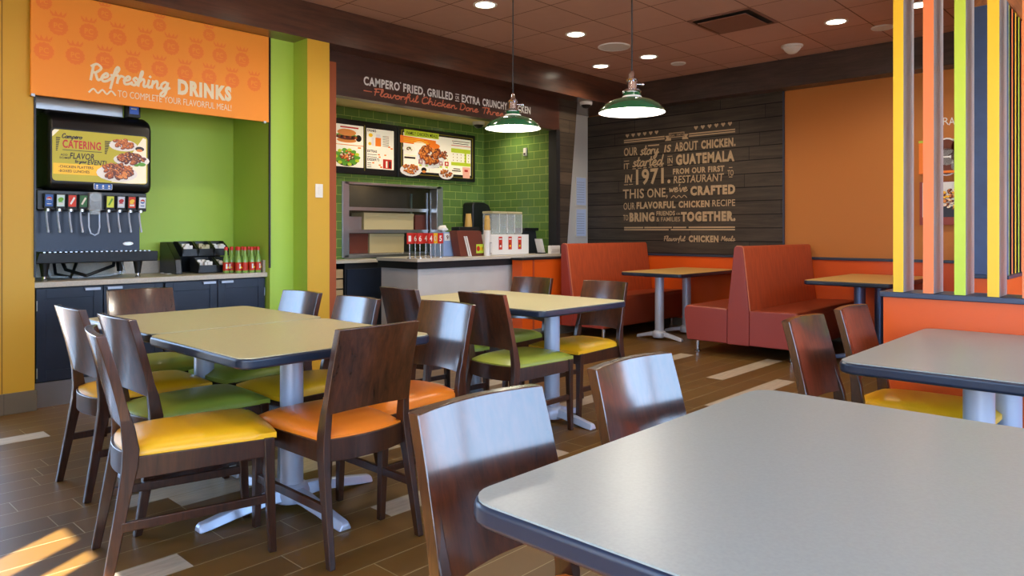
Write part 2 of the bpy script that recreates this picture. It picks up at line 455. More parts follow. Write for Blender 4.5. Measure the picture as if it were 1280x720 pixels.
m_beamy = wood('beam dark wood b', '#2A1F1D', '#51403A', .4, .15, 'y', 7, 10, coat_r=.3)
m_head = wood('header dark wood', '#27110B', '#44251A', .4, .1, 'x', 7, 10)
m_clad = wood('cladding grey brown', '#302A24', '#4E443A', .55, .0, 'y', 6, 14, planks=.162, joint=.010, plank_var=.10, spec=.3)
m_cladx = wood('cladding grey brown b', '#2E2720', '#4B3F33', .55, .0, 'x', 6, 14, planks=.162, joint=.006, plank_var=.3, spec=.3)
m_rail = mat('rail slate', '#3A4254', .35, metal=.3)
m_black = mat('black plastic', '#0E0F12', .35)
m_blackm = mat('black satin', '#17181B', .5)
m_dark = mat('dark panel', '#1B1D22', .45)
m_navy = mat('navy cabinet laminate', '#1B2436', .35, var=.15, scale=4)
m_splash = mat('dispenser splash panel', '#162236', .3, metal=.2)
m_steel = mat('stainless steel', '#B9BDC2', .28, metal=.95, bump=.05, bscale=30)
m_chrome = mat('chrome', '#D5DAE2', .12, metal=1)
m_silver = mat('silver powder coat', '#B6C0D2', .32, metal=.3)
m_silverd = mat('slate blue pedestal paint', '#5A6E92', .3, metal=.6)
m_ctop = mat('counter solid surface', '#BDB3A2', .35, var=.08, scale=120)
m_sctop = mat('service counter top', '#C8BFAE', .35, var=.06, scale=120)
m_panelw = mat('service counter panel', '#C9C5BE', .32, var=.05, scale=3)
m_chair = wood('chair walnut', '#1E0D07', '#4E2814', .35, 1.0, 'z', 16, 12, coat_r=.14, spec=.2, cior=1.72)
m_chairf = wood('chair walnut frame', '#1A0C07', '#40210F', .4, .6, 'z', 16, 12, coat_r=.2, spec=.2, cior=1.6)
m_sy = mat('seat vinyl yellow', '#E9AD18', .35, bump=.03, bscale=300)
m_sg = mat('seat vinyl green', '#8F9A36', .35, bump=.03, bscale=300)
m_so = mat('seat vinyl orange', '#E87D20', .35, bump=.03, bscale=300)
m_lam = mat('table laminate beige', '#BBB28A', .35, var=.05, scale=150, spec=.4)
m_lamg = mat('table laminate grey beige', '#8F958E', .35, var=.04, scale=150, spec=.5)
m_lamo = mat('table laminate honey', '#D0A860', .35, var=.05, scale=150)
m_edge = mat('table edge vinyl', '#1C2738', .32)
m_bfab = mat('booth fabric rust', '#AE4418', .65, var=.12, scale=40, stretch=(1, 1, .08), bump=.1, bscale=300)
m_bvin = mat('booth vinyl red', '#963C32', .4, bump=.03, bscale=300)
m_bseat = mat('booth seat vinyl', '#8C381C', .4, bump=.03, bscale=300)
m_pipe = mat('booth piping', '#C8764F', .5)
m_fy = mat('slat yellow', '#F2C228', .45)
m_fo = mat('slat coral', '#EE8148', .45)
m_fl = mat('slat lime', '#BFD640', .45)
m_fg = mat('slat side grey', '#A6A6A6', .4, metal=.2)
m_post = mat('post slate blue', '#3C5276', .45, var=.1, scale=8)
m_sgno = mat('sign orange', '#FF9C2A', .5)
m_sgnd = mat('sign badge orange', '#FA8428', .5)
m_cream = mat('lettering cream', '#F5E8C8', .5)
m_tan = mat('lettering tan', '#B59B78', .6)
m_let = mat('lettering white', '#D8D6D2', .5)
m_salmon = mat('lettering salmon', '#C66B4C', .5)
m_glass = mat('clear plastic', '#DDE6EA', .08, alpha=.28)
m_green_en = mat('pendant green enamel', '#1F5A38', .15, coat=.6)
m_white_en = mat('pendant white enamel', '#F4F4F0', .4)
m_bulb = mat('lamp glow', '#FFFFFF', .4, emit=14, emit_c='#FFF6E4')
m_down = mat('downlight glow', '#FFFFFF', .4, emit=9, emit_c='#FFF4DC')
m_trimw = mat('fixture white', '#D8D5CE', .5)
m_speak = mat('speaker grille', '#CFCBC6', .7)
m_red2 = mat('print red', '#C3281E', .5)
m_paper = mat('paper white', '#E8E6E0', .6)
m_card = mat('cardboard', '#B89B6C', .7, var=.08, scale=10)
m_box = mat('takeaway box cream', '#C9B787', .7)
m_cup = mat('cup gold', '#CFA553', .5)
m_brown = mat('holder brown', '#6B3222', .45)
m_bluebox = mat('acrylic frosted blue', '#8FA6CC', .35)
m_bottle = mat('bottle green glass', '#8DB65A', .12, trans=.15)
m_sauce = mat('bottle label red', '#C8321E', .5)
m_cap = mat('bottle cap red', '#D62A1C', .4)

# ------------------------------------------------------------------ the setting
TOP = 3.15
WX, WY = -0.9, -2.4
b = MB().box((-1.1, -2.6, -.1), (8.5, 7.6, 0))
o = struct(b, 'floor', m_floor)
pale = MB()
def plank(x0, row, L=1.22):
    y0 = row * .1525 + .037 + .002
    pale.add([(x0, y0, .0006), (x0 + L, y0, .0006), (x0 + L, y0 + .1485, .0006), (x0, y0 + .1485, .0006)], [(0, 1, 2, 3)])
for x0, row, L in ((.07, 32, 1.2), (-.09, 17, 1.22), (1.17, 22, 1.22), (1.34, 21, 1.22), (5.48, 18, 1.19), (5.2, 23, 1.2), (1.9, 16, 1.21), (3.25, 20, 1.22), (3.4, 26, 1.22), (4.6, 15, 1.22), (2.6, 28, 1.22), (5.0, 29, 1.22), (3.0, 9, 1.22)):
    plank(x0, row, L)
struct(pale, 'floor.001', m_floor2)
struct(MB().box((-1.1, -2.6, TOP), (8.5, 5.6, TOP + .1)), 'ceiling', m_ceil)
struct(MB().box((-1.1, 5.45, 2.84), (8.3, 5.66, TOP)), 'trim_1', m_beam, .004)
struct(MB().box((8.07, -2.4, 2.83), (8.3, 5.45, TOP)), 'trim_2', m_beamy, .004)
struct(MB().box((-1.1, 5.66, 2.842), (8.5, 7.6, 2.9)), 'ceiling.001', m_beam)
# wall with booths (right)
struct(MB().box((8.3, -2.6, 0), (8.42, 7.5, TOP)), 'wall_right', m_oran)
struct(MB().box((8.285, -2.4, .1), (8.3, 5.45, .895)), 'wall_right.001', m_red)
struct(MB().box((8.27, -2.4, .89), (8.3, 5.6, .92)), 'trim_3', m_rail, .004)
struct(MB().box((8.27, 3.44, .92), (8.3, 3.455, 2.83)), 'trim_4', m_rail)
struct(MB().box((8.28, -2.4, 0), (8.3, 5.45, .1)), 'baseboard_right', m_base)
# drinks wall
b = MB().box((1.19, 5.7, .14), (1.378, 6.4, 2.842), 0).box((-1.1, 5.7, 2.6), (1.19, 5.82, 2.842), 0).box((-1.1, 5.7, .14), (-.75, 5.82, 2.6), 0).box((1.12, 5.7, .14), (1.19, 5.82, 2.6), 0)
b.add([(1.3785, 5.702, .14), (1.3785, 6.4, .14), (1.3785, 6.4, 2.84), (1.3785, 5.702, 2.84)], [(0, 1, 2, 3)], 1)
struct(b, 'wall_drinks', [m_yel, m_lime])
struct(MB().box((1.19, 5.698, .14), (1.196, 5.70, 2.84)), 'trim_5', mat('joint bead', '#8A661A', .6))  # thin darker bead along the column joint
struct(MB().box((-1.1, 5.688, 0), (1.39, 5.83, .14)).box((1.2, 5.83, 0), (1.38, 6.4, .14)), 'baseboard_drinks', m_base, .004)
struct(MB().box((1.37, 6.34, 0), (3.1, 6.44, 2.842)), 'wall_alcove', m_lime)
b = MB().box((3.08, 5.68, 0), (3.30, 6.44, 2.842), 0).box((3.30, 5.455, 0), (3.515, 6.44, 2.842), 1)
b.add([(3.2995, 5.457, .0), (3.2995, 5.68, .0), (3.2995, 5.68, 2.84), (3.2995, 5.457, 2.84)], [(0, 1, 2, 3)], 0)
struct(b, 'wall_pilaster', [m_lime, m_yel])
struct(MB().box((3.072, 5.672, .9), (3.084, 5.69, 2.84)), 'trim_6', m_black)
struct(MB().box((1.372, 5.69, .9), (1.384, 5.704, 2.84)), 'trim_7', m_black)
# service opening
struct(MB().box((3.515, 5.68, 0), (3.73, 5.9, 2.745)), 'wall_jamb', m_jamb)
struct(MB().box((3.515, 5.68, 2.745), (3.73, 5.9, 2.842)).box((3.73, 5.68, 2.45), (6.92, 5.80, 2.842)), 'trim_8', m_head)
struct(MB().box((3.6, 5.80, 2.62), (7.0, 7.1, 2.66)), 'ceiling.002', m_kceil)
p0, p1 = onY(430, 231, 7.0), onY(552, 321, 7.0)
wx0, wx1, wz0, wz1 = p0.x, p1.x - .02, .93, 1.745
b = MB().box((3.6, 7.0, 0), (wx0, 7.1, 2.66)).box((wx1, 7.0, 0), (7.05, 7.1, 2.66))
b.box((wx0, 7.0, wz1), (wx1, 7.1, 2.66)).box((wx0, 7.0, 0), (wx1, 7.1, wz0))
struct(b, 'wall_menu', m_tile)
struct(MB().box((6.93, 5.8, 0), (7.05, 7.0, 2.66)), 'wall_tiled', m_tile2)
struct(MB().box((3.55, 5.9, 0), (3.6, 7.6, 2.66)), 'wall_kitchen', m_dark)
struct(MB().box((3.55, 7.55, 0), (7.05, 7.6, 2.66)).box((3.55, 7.1, 2.0), (7.05, 7.6, 2.05)), 'wall_kitchen.001', mat('kitchen back wall', '#4A4030', .7, var=.15, scale=3))
# wood wing beside the opening (its right edge is cut at a slant) and the white hall wall behind
struct(MB().prism([(6.92, 5.68, 0), (7.06, 5.68, 0), (7.06, 5.68, .9), (7.28, 5.68, 2.842), (6.92, 5.68, 2.842)], (0, .12, 0)), 'wall_wing', m_cladx)
struct(MB().box((6.86, 5.675, .9), (6.93, 5.80, 2.455)), 'trim_9', m_blackm)
struct(MB().box((7.05, 6.27, 0), (8.3, 6.4, 2.842)), 'wall_hall', m_white)
# low wall by the counter
struct(MB().box((5.99, 5.45, .1), (8.3, 5.60, .885)), 'wall_low', m_red)
struct(MB().box((6.165, 5.444, .1), (6.19, 5.452, .885)), 'trim_10', mat('laminate seam', '#A8431F', .5))
struct(MB().box((5.975, 5.435, .885), (8.27, 5.615, .91)), 'trim_11', m_blackm, .004)
struct(MB().box((5.99, 5.44, 0), (8.28, 5.6, .1)), 'baseboard_low', m_base)
# partition on the right with its cap
struct(MB().box((3.9, -.35, 0), (4.1, 1.12, .885)), 'wall_partition', m_red)
struct(MB().box((3.885, -.365, .885), (4.115, 1.135, .912)), 'trim_12', m_rail, .004)
struct(MB().box((5.85, .907, 0), (8.285, 1.12, .885)), 'wall_partition.001', m_red)
struct(MB().box((5.835, .895, .885), (8.27, 1.135, .912)), 'trim_13', m_rail, .004)
struct(MB().box((5.85, .907, 2.76), (8.07, 1.12, TOP)), 'trim_14', wood('soffit warm wood', '#6B3A1C', '#B0703A', .4, .2, 'x', 7, 10))
# walls behind the viewer with the windows that give the daylight
m_back = mat('back wall brown paint', '#5E4130', .6)
def window_wall(name, axis, pos, a0, a1, wins, sill, head):
    b = MB()
    def bx(p, q, z0, z1):
        if q - p < .001: return
        if axis == 'x': b.box((pos - .12, p, z0), (pos, q, z1))
        else: b.box((p, pos - .12, z0), (q, pos, z1))
    bx(a0, a1, 0, sill); bx(a0, a1, head, TOP)
    c = a0
    for p, q in sorted(wins): bx(c, p, sill, head); c = q
    bx(c, a1, sill, head)
    struct(b, name, m_yel if axis == 'x' else m_back)
wl = [(-2.2, -.75), (-.6, .75), (.9, 1.70), (1.808, 1.965), (2.021, 2.27)]
HEAD_L = 2.25
window_wall('wall_left', 'x', WX, WY - .2, 5.7, wl, .45, HEAD_L)
wb = [(-.7, 2.4), (2.48, 5.3), (5.38, 8.2)]
wd = [(-.75, 1.12)]
window_wall('wall_back', 'y', WY, WX, 8.3, wb, .75, 2.75)
m_pane = bpy.data.materials.new('window glass'); m_pane.use_nodes = True
nt = m_pane.node_tree; nt.nodes.clear()
no = nt.nodes.new('ShaderNodeOutputMaterial'); nm = nt.nodes.new('ShaderNodeMixShader')
ng = nt.nodes.new('ShaderNodeBsdfGlossy'); nb_ = nt.nodes.new('ShaderNodeBsdfTransparent')
ng.inputs['Roughness'].default_value = .02; nm.inputs[0].default_value = .06
nt.links.new(nb_.outputs[0], nm.inputs[1]); nt.links.new(ng.outputs[0], nm.inputs[2]); nt.links.new(nm.outputs[0], no.inputs[0])
k = 0
for axis, pos, wins, sill, head, sg in (('x', WX, wl, .45, HEAD_L, 1), ('y', WY, wb, .75, 2.75, 1), ('y', 5.82, wd, .14, 2.6, -1)):
    for p, q in wins:
        k += 1; b = MB()
        if axis == 'x': b.box((pos - .07, p, sill), (pos - .06, q, head))
        else: b.box((p, pos - .07, sill), (q, pos - .06, head))
        struct(b, 'window_%d' % k, m_pane)
        ld = bpy.data.lights.new('daylight', 'AREA'); ld.shape = 'RECTANGLE'
        ld.cycles.is_portal = True
        ld.size = q - p; ld.size_y = head - sill
        lo = bpy.data.objects.new('daylight', ld); COL.objects.link(lo)
        c = (p + q) / 2; e_ = pos - .02 if sg > 0 else pos - .1
        lo.location = (e_, c, (head + sill) / 2) if axis == 'x' else (c, e_, (head + sill) / 2)
        lo.rotation_euler = (Vector((1, 0, 0)) if axis == 'x' else Vector((0, sg, 0))).to_track_quat('-Z', 'Z').to_euler()
struct(MB().box((-12, -12, -.12), (14, 16, -.11)), 'floor.002', mat('pavement outside', '#9A958C', .8))

# ------------------------------------------------------------------ tables
def rrect(cx, cy, sx, sy, r, z, k=6):
    pts = []
    for ax, ay, a0 in ((1, 1, 0), (-1, 1, 90), (-1, -1, 180), (1, -1, 270)):
        for i in range(k + 1):
            t = R(a0 + 90 * i / k)
            pts.append((cx + ax * (sx / 2 - r) + r * math.cos(t), cy + ay * (sy / 2 - r) + r * math.sin(t), z))
    return pts
def foot_arm(b, c, d, L, w=.036):
    """one cast arm of a table base from centre c along unit direction d"""
    d = Vector(d); q = Vector((-d.y, d.x, 0)); c = Vector(c); rings = []
    for t, z0, z1, hw in ((.06, .03, .088, w), (.3, .034, .08, w), (.6, .02, .06, w * .9), (.86, .004, .042, w * .85), (.97, .0, .034, w * .85), (1, .0, .022, w * .8)):
        p = c + d * (L * t)
        rings.append([p + q * hw + Vector((0, 0, z0)), p - q * hw + Vector((0, 0, z0)),
                      p - q * hw * .55 + Vector((0, 0, z1)), p + q * hw * .55 + Vector((0, 0, z1))])
    b.loft(rings)
def table(label, cx, cy, sx, sy, peds, top, arms, metal=None, r=.06, group=None, zt=.75, rc=.05):
    metal = metal or m_silver
    t = thing('dining_table', label, 'table', (cx, cy, 0), group)
    MB().prism(rrect(cx, cy, sx - .012, sy - .012, r - .004, zt - .012), (0, 0, .013)).build('table_top', top, t, smooth=0)
    MB().prism(rrect(cx, cy, sx, sy, r, zt - .042), (0, 0, .041)).build('edge_band', m_edge, t, bevel=.012, seg=3, smooth=30)
    for x, y in peds:
        pd = MB().cyl((x, y, .05), (x, y, zt - .05), rc, n=28).build('pedestal', metal, t)
        b = MB(); b.prism(rrect(x, y, .26, .26, .03, zt - .05), (0, 0, .009)); b.build('mounting_plate', m_blackm, pd)
        b = MB(); b.lathe([(.075, .02), (.078, .06), (.068, .088), (rc + .003, .1), (rc, .1)], (x, y, 0))
        for d, L in arms: foot_arm(b, (x, y, 0), d, L)
        b.build('base', metal, pd, bevel=.006, smooth=50)
    return t
X4 = [((1, 0, 0), .42), ((-1, 0, 0), .42), ((0, 1, 0), .42), ((0, -1, 0), .42)]
X4s = [((1, 0, 0), .27), ((-1, 0, 0), .27), ((0, 1, 0), .33), ((0, -1, 0), .33)]
TY = [((0, 1, 0), .29), ((0, -1, 0), .29)]
table('square beige table nearest the drinks station walkway, in front of its twin', 1.685, 2.92, .90, .895, [(1.685, 2.915)], m_lam, X4, group=None)
table('square beige table pushed against another, close to the navy drinks cabinets', 1.705, 3.825, .90, .895, [(1.70, 3.83)], m_lam, X4)
table('long beige table under the left green pendant lamp', 3.60, 3.36, .88, 1.28, [(3.57, 2.99), (3.57, 3.70)], m_lam, X4s)
table('large grey table filling the right foreground', 1.455, .48, 1.20, .90, [(1.15, .48), (1.76, .48)], m_lamg, TY, r=.07)
table('grey table beside the slatted orange partition', 3.265, .545, 1.22, .76, [(3.06, .56), (3.63, .56)], m_lamg, TY, r=.07)
table('honey topped booth table below the lettered wood wall panel', 7.57, 4.36, 1.40, .78, [(7.08, 4.36), (7.68, 4.36)], m_lamo, TY, metal=m_silver, r=.05)
table('honey topped booth table partly hidden behind the slatted partition', 7.57, 2.29, 1.40, .78, [(7.10, 2.24), (7.70, 2.24)], m_lamo, TY, metal=m_silverd, r=.05)

# ------------------------------------------------------------------ chairs
def sec(c, hx, hy):
    return [Vector((c[0] - hx, c[1] - hy, c[2])), Vector((c[0] + hx, c[1] - hy, c[2])), Vector((c[0] + hx, c[1] + hy, c[2])), Vector((c[0] - hx, c[1] + hy, c[2]))]
def make_chair():
    root = thing('dining_chair', '', 'chair')
    # cushion: puffed top, tapered plan
    N = 12; vs = []; fs = []
    def plan(u, v):
        y = -.215 + .49 * v
        hw = .174 + .036 * v
        # rounded rear and front outline
        x = (2 * u - 1) * hw
        y += (-.03 if v < .5 else .012) * (1 - (2 * u - 1) ** 2) * (1 - 2 * v if v < .5 else 2 * v - 1)
        return x, y
    for layer in (0, 1):
        for j in range(N + 1):
            for i in range(N + 1):
                u, v = i / N, j / N; x, y = plan(u, v)
                a = (1 - abs(2 * u - 1) ** 4) * (1 - abs(2 * v - 1) ** 4)
                z = .432 if layer == 0 else .452 + .034 * max(a, 0) ** .55
                vs.append((x, y, z))
    W = N + 1
    for j in range(N):
        for i in range(N):
            a = j * W + i
            fs.append((a, a + W, a + W + 1, a + 1)); a += W * W
            fs.append((a, a + 1, a + W + 1, a + W))
    edge = [i for i in range(W)] + [j * W + N for j in range(1, W)] + [N * W + i for i in range(N - 1, -1, -1)] + [j * W for j in range(N - 1, 0, -1)]
    for k in range(len(edge)):
        a, c = edge[k], edge[(k + 1) % len(edge)]
        fs.append((a, c, c + W * W, a + W * W))
    MB().add(vs, fs).build('seat', m_sy, root, smooth=60)
    # apron
    b = MB()
    for s in (-1, 1):
        b.add([(s * .184, -.21, .355), (s * .162, -.21, .355), (s * .190, .26, .365), (s * .212, .26, .365),
               (s * .184, -.21, .432), (s * .162, -.21, .432), (s * .190, .26, .432), (s * .212, .26, .432)],
              [(0, 3, 2, 1), (4, 5, 6, 7), (0, 1, 5, 4), (1, 2, 6, 5), (2, 3, 7, 6), (3, 0, 4, 7)])
    b.box((-.2, .245, .37), (.2, .268, .432))
    rings = []
    for i in range(11):
        u = -1 + 2 * i / 10; x = u * .174; y = -.212 - .035 * (1 - u * u)
        rings.append([Vector((x, y - .010, .362)), Vector((x, y + .010, .362)), Vector((x, y + .010, .445)), Vector((x, y - .010, .445))])
    b.loft(rings)
    b.build('seat_frame', m_chairf, root, bevel=.003, smooth=50)
    # legs
    for s in (-1, 1):
        rings = [sec((s * .199, .262, 0), .013, .014), sec((s * .199, .252, .25), .0165, .017), sec((s * .2, .247, .435), .019, .019)]
        MB().loft(rings).build('front_leg', m_chairf, root, bevel=.004, smooth=50)
        prof = [(.203, -.290, 0, .0125, .015), (.198, -.262, .15, .0135, .018), (.192, -.235, .30, .0145, .021), (.186, -.216, .40, .015, .025), (.182, -.212, .46, .015, .026),
                (.178, -.222, .54, .0145, .021), (.175, -.245, .64, .0125, .012), (.172, -.272, .75, .011, .010), (.169, -.300, .85, .010, .009)]
        MB().loft([sec((s * x, y, z), hx, hy) for x, y, z, hx, hy in prof]).build('rear_leg', m_chairf, root, bevel=.004, smooth=50)
        rings = [sec((s * .2, -.25, 0), .009, .014)]
        a, c = Vector((s * .2015, -.245, .205)), Vector((s * .199, .25, .205)); rr = []
        for p in (a, c): rr.append([p + Vector((-.009, 0, -.016)), p + Vector((.009, 0, -.016)), p + Vector((.009, 0, .016)), p + Vector((-.009, 0, .016))])
        MB().loft(rr).build('stretcher', m_chairf, root, bevel=.003)
    # curved back panel
    rings = []; K = 16
    for i in range(K + 1):
        u = -1 + 2 * i / K; col = []
        bow = .024 * (1 - u * u)
        Z = [.548 - .010 * u * u, .62, .70, .78, .860 - .003 * u * u]
        cy = [-.224, -.240, -.259, -.280, -.302]
        hwid = [.192, .190, .188, .186, .184]
        fr = [Vector((u * hwid[k], cy[k] - bow + .016, Z[k])) for k in range(5)]
        bk = [Vector((u * hwid[k], cy[k] - bow * .8 - .016, Z[k])) for k in range(4, -1, -1)]
        rings.append(fr + bk)
    MB().loft(rings).build('backrest', m_chair, root, bevel=.003, smooth=50)
    return root
CHAIRS = [
 # x, y of the chair's centre, facing angle (0 = +Y), seat, label
 (1.36, 3.80, -90, m_sy, 'far left dark wood chair with yellow seat, beside the navy cabinets'),
 (1.175, 2.79, -103, m_sy, 'angled dark wood chair with bright yellow seat, nearest the viewer on the left'),
 (1.38, 3.26, -90, m_sg, 'dark wood chair with green seat between the two yellow seated chairs on the left'),
 (1.655, 2.535, 0, m_so, 'orange seated chair seen from behind, its dark back standing before the nearest square table'),
 (2.11, 2.69, 91, m_so, 'orange seated chair with pale blue reflecting back, right side of the near square table'),
 (1.97, 3.25, 90, m_sy, "shaded yellow seated chair with small pale blue back, middle of the square tables' right side"),
 (1.97, 3.80, 92, m_sg, 'green seated chair with pale blue back directly before the yellow pilaster'),
 (1.67, 4.38, 177, m_sg, 'green seated chair with its brown back towards the navy drinks cabinets'),
 (3.21, 2.96, -90, m_sg, 'olive green seated chair seen from behind, nearly black back, at the pendant lamp table'),
 (3.11, 3.58, -92, m_sg, "brown backed chair at the long table, nearest the service counter's left end"),
 (3.85, 3.65, 93, m_sg, 'pale blue backed chair with green seat before the low orange wall'),
 (3.89, 3.02, 90, m_sy, "yellow seated chair at the long table's right side, in front of the first booth"),
 (1.08, .80, 180, m_so, "large bluish chair back in the foreground at the big grey table's left corner"),
 (1.68, .82, 180, m_so, "second chair along the big grey table's far side, with smooth pale blue back"),
 (2.99, .86, 180, m_sg, 'reddish brown chair at the left end of the grey table by the partition'),
 (3.56, .86, 180, m_sy, 'reddish brown chair with ochre seat, closest to the end of the slatted partition'),
]
proto = make_chair()
for i, (x, y, a, seat, lab) in enumerate(CHAIRS):
    c = proto if i == 0 else dup(proto)
    c.location = (x, y, 0); c.rotation_euler = (0, 0, R(a)); c['label'] = lab; c['group'] = 'wooden dining chairs'
    if i:
        for ch in c.children:
            if ch.name.startswith('seat') and 'frame' not in ch.name:
                ch.data = ch.data.copy(); ch.data.materials[0] = seat

# ------------------------------------------------------------------ booths
BX0, BX1 = 6.55, 8.265
def booth(label, yc, double=True, s=1):
    t = thing('booth_bench', label, 'booth', (BX0, yc, 0))
    h0, h1, zt = .11, .04, 1.065
    if double: prof = [(-h0, .12), (h0, .12), (h0, .42), (h1, zt - .02), (h1 - .015, zt), (-h1 + .015, zt), (-h1, zt - .02), (-h0, .42)]
    else: prof = [(-.05, .12), (h0, .12), (h0, .42), (h1 - .02, zt - .02), (h1 - .035, zt), (-.04, zt), (-.05, zt - .02)]
    sg = 1 if double else s
    P = lambda x: [(x, yc + sg * q, z) for q, z in prof]
    MB().prism(P(BX0 + .03), (BX1 - BX0 - .03, 0, 0)).build('backrest', m_bfab, t, bevel=.012)
    MB().prism(P(BX0), (.03, 0, 0)).build('end_panel', m_bvin, t, bevel=.006)
    MB().tube([(BX0 + .03, yc + sg * q, z) for q, z in ([prof[2], prof[3], prof[4], prof[5], prof[6]] + ([prof[7]] if double else []))], .006).build('piping', m_pipe, t)
    for d in ((-1, 1) if double else (s,)):
        y0, y1 = yc + d * h0, yc + d * .58
        prs = [(y0, .12), (y1 - d * .03, .12), (y1, .36), (y1, .44), (y1 - d * .03, .47), (y0, .46)]
        st = MB().prism([(BX0 + .004, q, z) for q, z in prs], (BX1 - BX0 - .004, 0, 0)).build('seat', m_bseat, t, bevel=.022, seg=3)
        MB().prism([(BX0 - .002, q, z) for q, z in [(y0 + d * .004, .125), (y1 - d * .036, .125), (y1 - d * .006, .36), (y1 - d * .006, .435), (y1 - d * .036, .462), (y0 + d * .004, .452)]], (.02, 0, 0)).build('seat_end', m_bvin, st, bevel=.008)
        for x in (BX0 + .1, BX1 - .15):
            MB().lathe([(.033, 0), (.033, .006), (.02, .012), (.019, .125)], (x, y1 - d * .1, 0), 18).build('foot', m_chrome, t)
    return t
booth('double sided rust red booth bench with pointed back, between the two honey booth tables', 3.17, True)
booth('single rust red booth bench against the low orange wall', 5.30, False, -1)
booth('single rust red booth bench behind the slatted partition, backing onto the slate post screen', 1.28, False, 1)

# ------------------------------------------------------------------ slat screens
s = thing('slat_screen', 'screen of upright yellow, coral and lime slats standing on the orange partition at the right', 'screen', (4.0, .6, .912))
cols = [m_fy, m_fo, m_fl]
for i in range(9):
    y1 = 1.075 - i * .1315
    b = MB().box((3.9, y1 - .046, .912), (4.082, y1, TOP), 1)
    b.add([(3.8995, y1 - .046, .912), (3.8995, y1, .912), (3.8995, y1, TOP), (3.8995, y1 - .046, TOP)], [(0, 1, 2, 3)], 0)
    b.build('slat', [cols[i % 3], m_fg], s, smooth=0, label=['yellow slat', 'coral slat', 'lime slat'][i % 3], fix=False)
s = thing('slat_screen', 'farther screen of thin coloured slats behind the partition, at the right edge', 'screen', (6.9, 1.0, .912))
MB().box((5.85, .905, .912), (5.9, 1.125, 2.76)).build('end_post', m_post, s, bevel=.003, label='slate blue end post')
for i in range(12):
    x0 = 5.93 + i * .1315
    b = MB().box((x0, .915, .912), (x0 + .046, 1.11, 2.76), 1)
    b.add([(x0, .9145, .912), (x0 + .046, .9145, .912), (x0 + .046, .9145, 2.76), (x0, .9145, 2.76)], [(0, 1, 2, 3)], 0)
    b.build('slat', [[m_fl, m_fo, m_fy][i % 3], m_dark], s, smooth=0, fix=False)

# ------------------------------------------------------------------ ceiling fixtures, pendants
def spot(parent, loc, watt, size=150, blend=.6, col=(1, .86, .66), radius=.06):
    ld = bpy.data.lights.new('lamp', 'SPOT'); ld.energy = watt; ld.color = col; ld.spot_size = R(size); ld.spot_blend = blend
    ld.shadow_soft_size = radius
    lo = bpy.data.objects.new('lamp', ld); COL.objects.link(lo); lo.parent = parent
    lo.location = Vector(loc) - parent_origin(parent)
    return lo
def downlight(x, y, z, label, w=None, r=.085):
    t = thing('recessed_downlight', label, 'ceiling light', (x, y, z), 'recessed downlights')
    MB().shell([(r + .02, 0), (r + .018, -.006), (r, -.006), (r - .004, -.001)], (x, y, z)).build('trim_ring', m_trimw, t)
    MB().lathe([(r - .003, -.003), (r - .003, -.001)], (x, y, z)).build('lens', m_down, t)
    spot(t, (x, y, z - .03), w or DOWN_W)
for x, y, lab in ((4.386, 4.42, 'glowing recessed downlight above the middle of the photo, cut by the top edge'),
                  (5.655, 4.43, 'glowing recessed downlight left of the big round speaker'),
                  (6.945, 5.07, 'glowing recessed downlight closest to the menu side beam'),
                  (6.934, 4.41, 'glowing recessed downlight between the two round speakers, behind the pendant cord'),
                  (6.959, 2.404, 'glowing recessed downlight near the story wall, beside the smoke detector'),
                  (6.925, 1.71, 'glowing recessed downlight seen between the yellow and coral slats')):
    downlight(x, y, TOP, lab)
for x, y in ((1.9, 2.9), (4.6, 3.0), (2.4, .3), (4.4, 0.2), (.6, 4.5), (1.0, 1.2), (3.1, 4.4)):  # added downlights, unseen, to light the near part of the room
    downlight(x, y, TOP, 'unseen recessed downlight added in the ceiling nearer the viewer, above the frame')
for x, y, r, lab in ((6.303, 4.43, .17, 'large pale round ceiling speaker beside the pendant cord'),
                     (7.438, 4.33, .085, 'small pale round ceiling disc nearest the beam corner'),
                     (7.451, 2.148, .10, 'small pale round ceiling disc next to the yellow slat')):
    t = thing('ceiling_speaker', lab, 'speaker', (x, y, TOP))
    MB().lathe([(r - .012, -.008), (r - .012, 0)], (x, y, TOP), 36).build('grille', m_speak, t)
    MB().shell([(r, 0), (r, -.006), (r - .006, -.012), (r - .014, -.008)], (x, y, TOP), 36).build('trim_ring', m_trimw, t)
x, y = 7.544, 3.05
t = thing('smoke_detector', 'white cone shaped smoke detector on the brown ceiling', 'smoke detector', (x, y, TOP))
MB().lathe([(.03, -.085), (.05, -.075), (.075, -.05), (.088, -.03), (.088, -.02)], (x, y, TOP)).build('housing', m_trimw, t)
MB().lathe([(.105, -.02), (.11, -.01), (.11, 0)], (x, y, TOP)).build('mounting_plate', m_trimw, t)
t = thing('ceiling_vent', 'square brown ceiling vent with dark slots around its dropped panel', 'vent', (6.29, 3.09, TOP))
m_ventp = mat('vent panel brown', '#7A5140', .7)
MB().box((6.0, 2.80, TOP - .004), (6.59, 3.39, TOP)).build('vent_opening', mat('vent cavity', '#15100E', .9), t)
MB().box((6.06, 2.86, TOP - .03), (6.53, 3.33, TOP - .022)).build('vent_panel', m_ventp, t, bevel=.003)
b = MB()
for a, c in (((5.995, 2.79), (6.595, 2.815)), ((5.995, 3.375), (6.595, 3.40)), ((5.995, 2.815), (6.02, 3.375)), ((6.57, 2.815), (6.595, 3.375))):
    b.box((a[0], a[1], TOP - .012), (c[0], c[1], TOP))
b.build('vent_frame', m_ventp, t, bevel=.002)

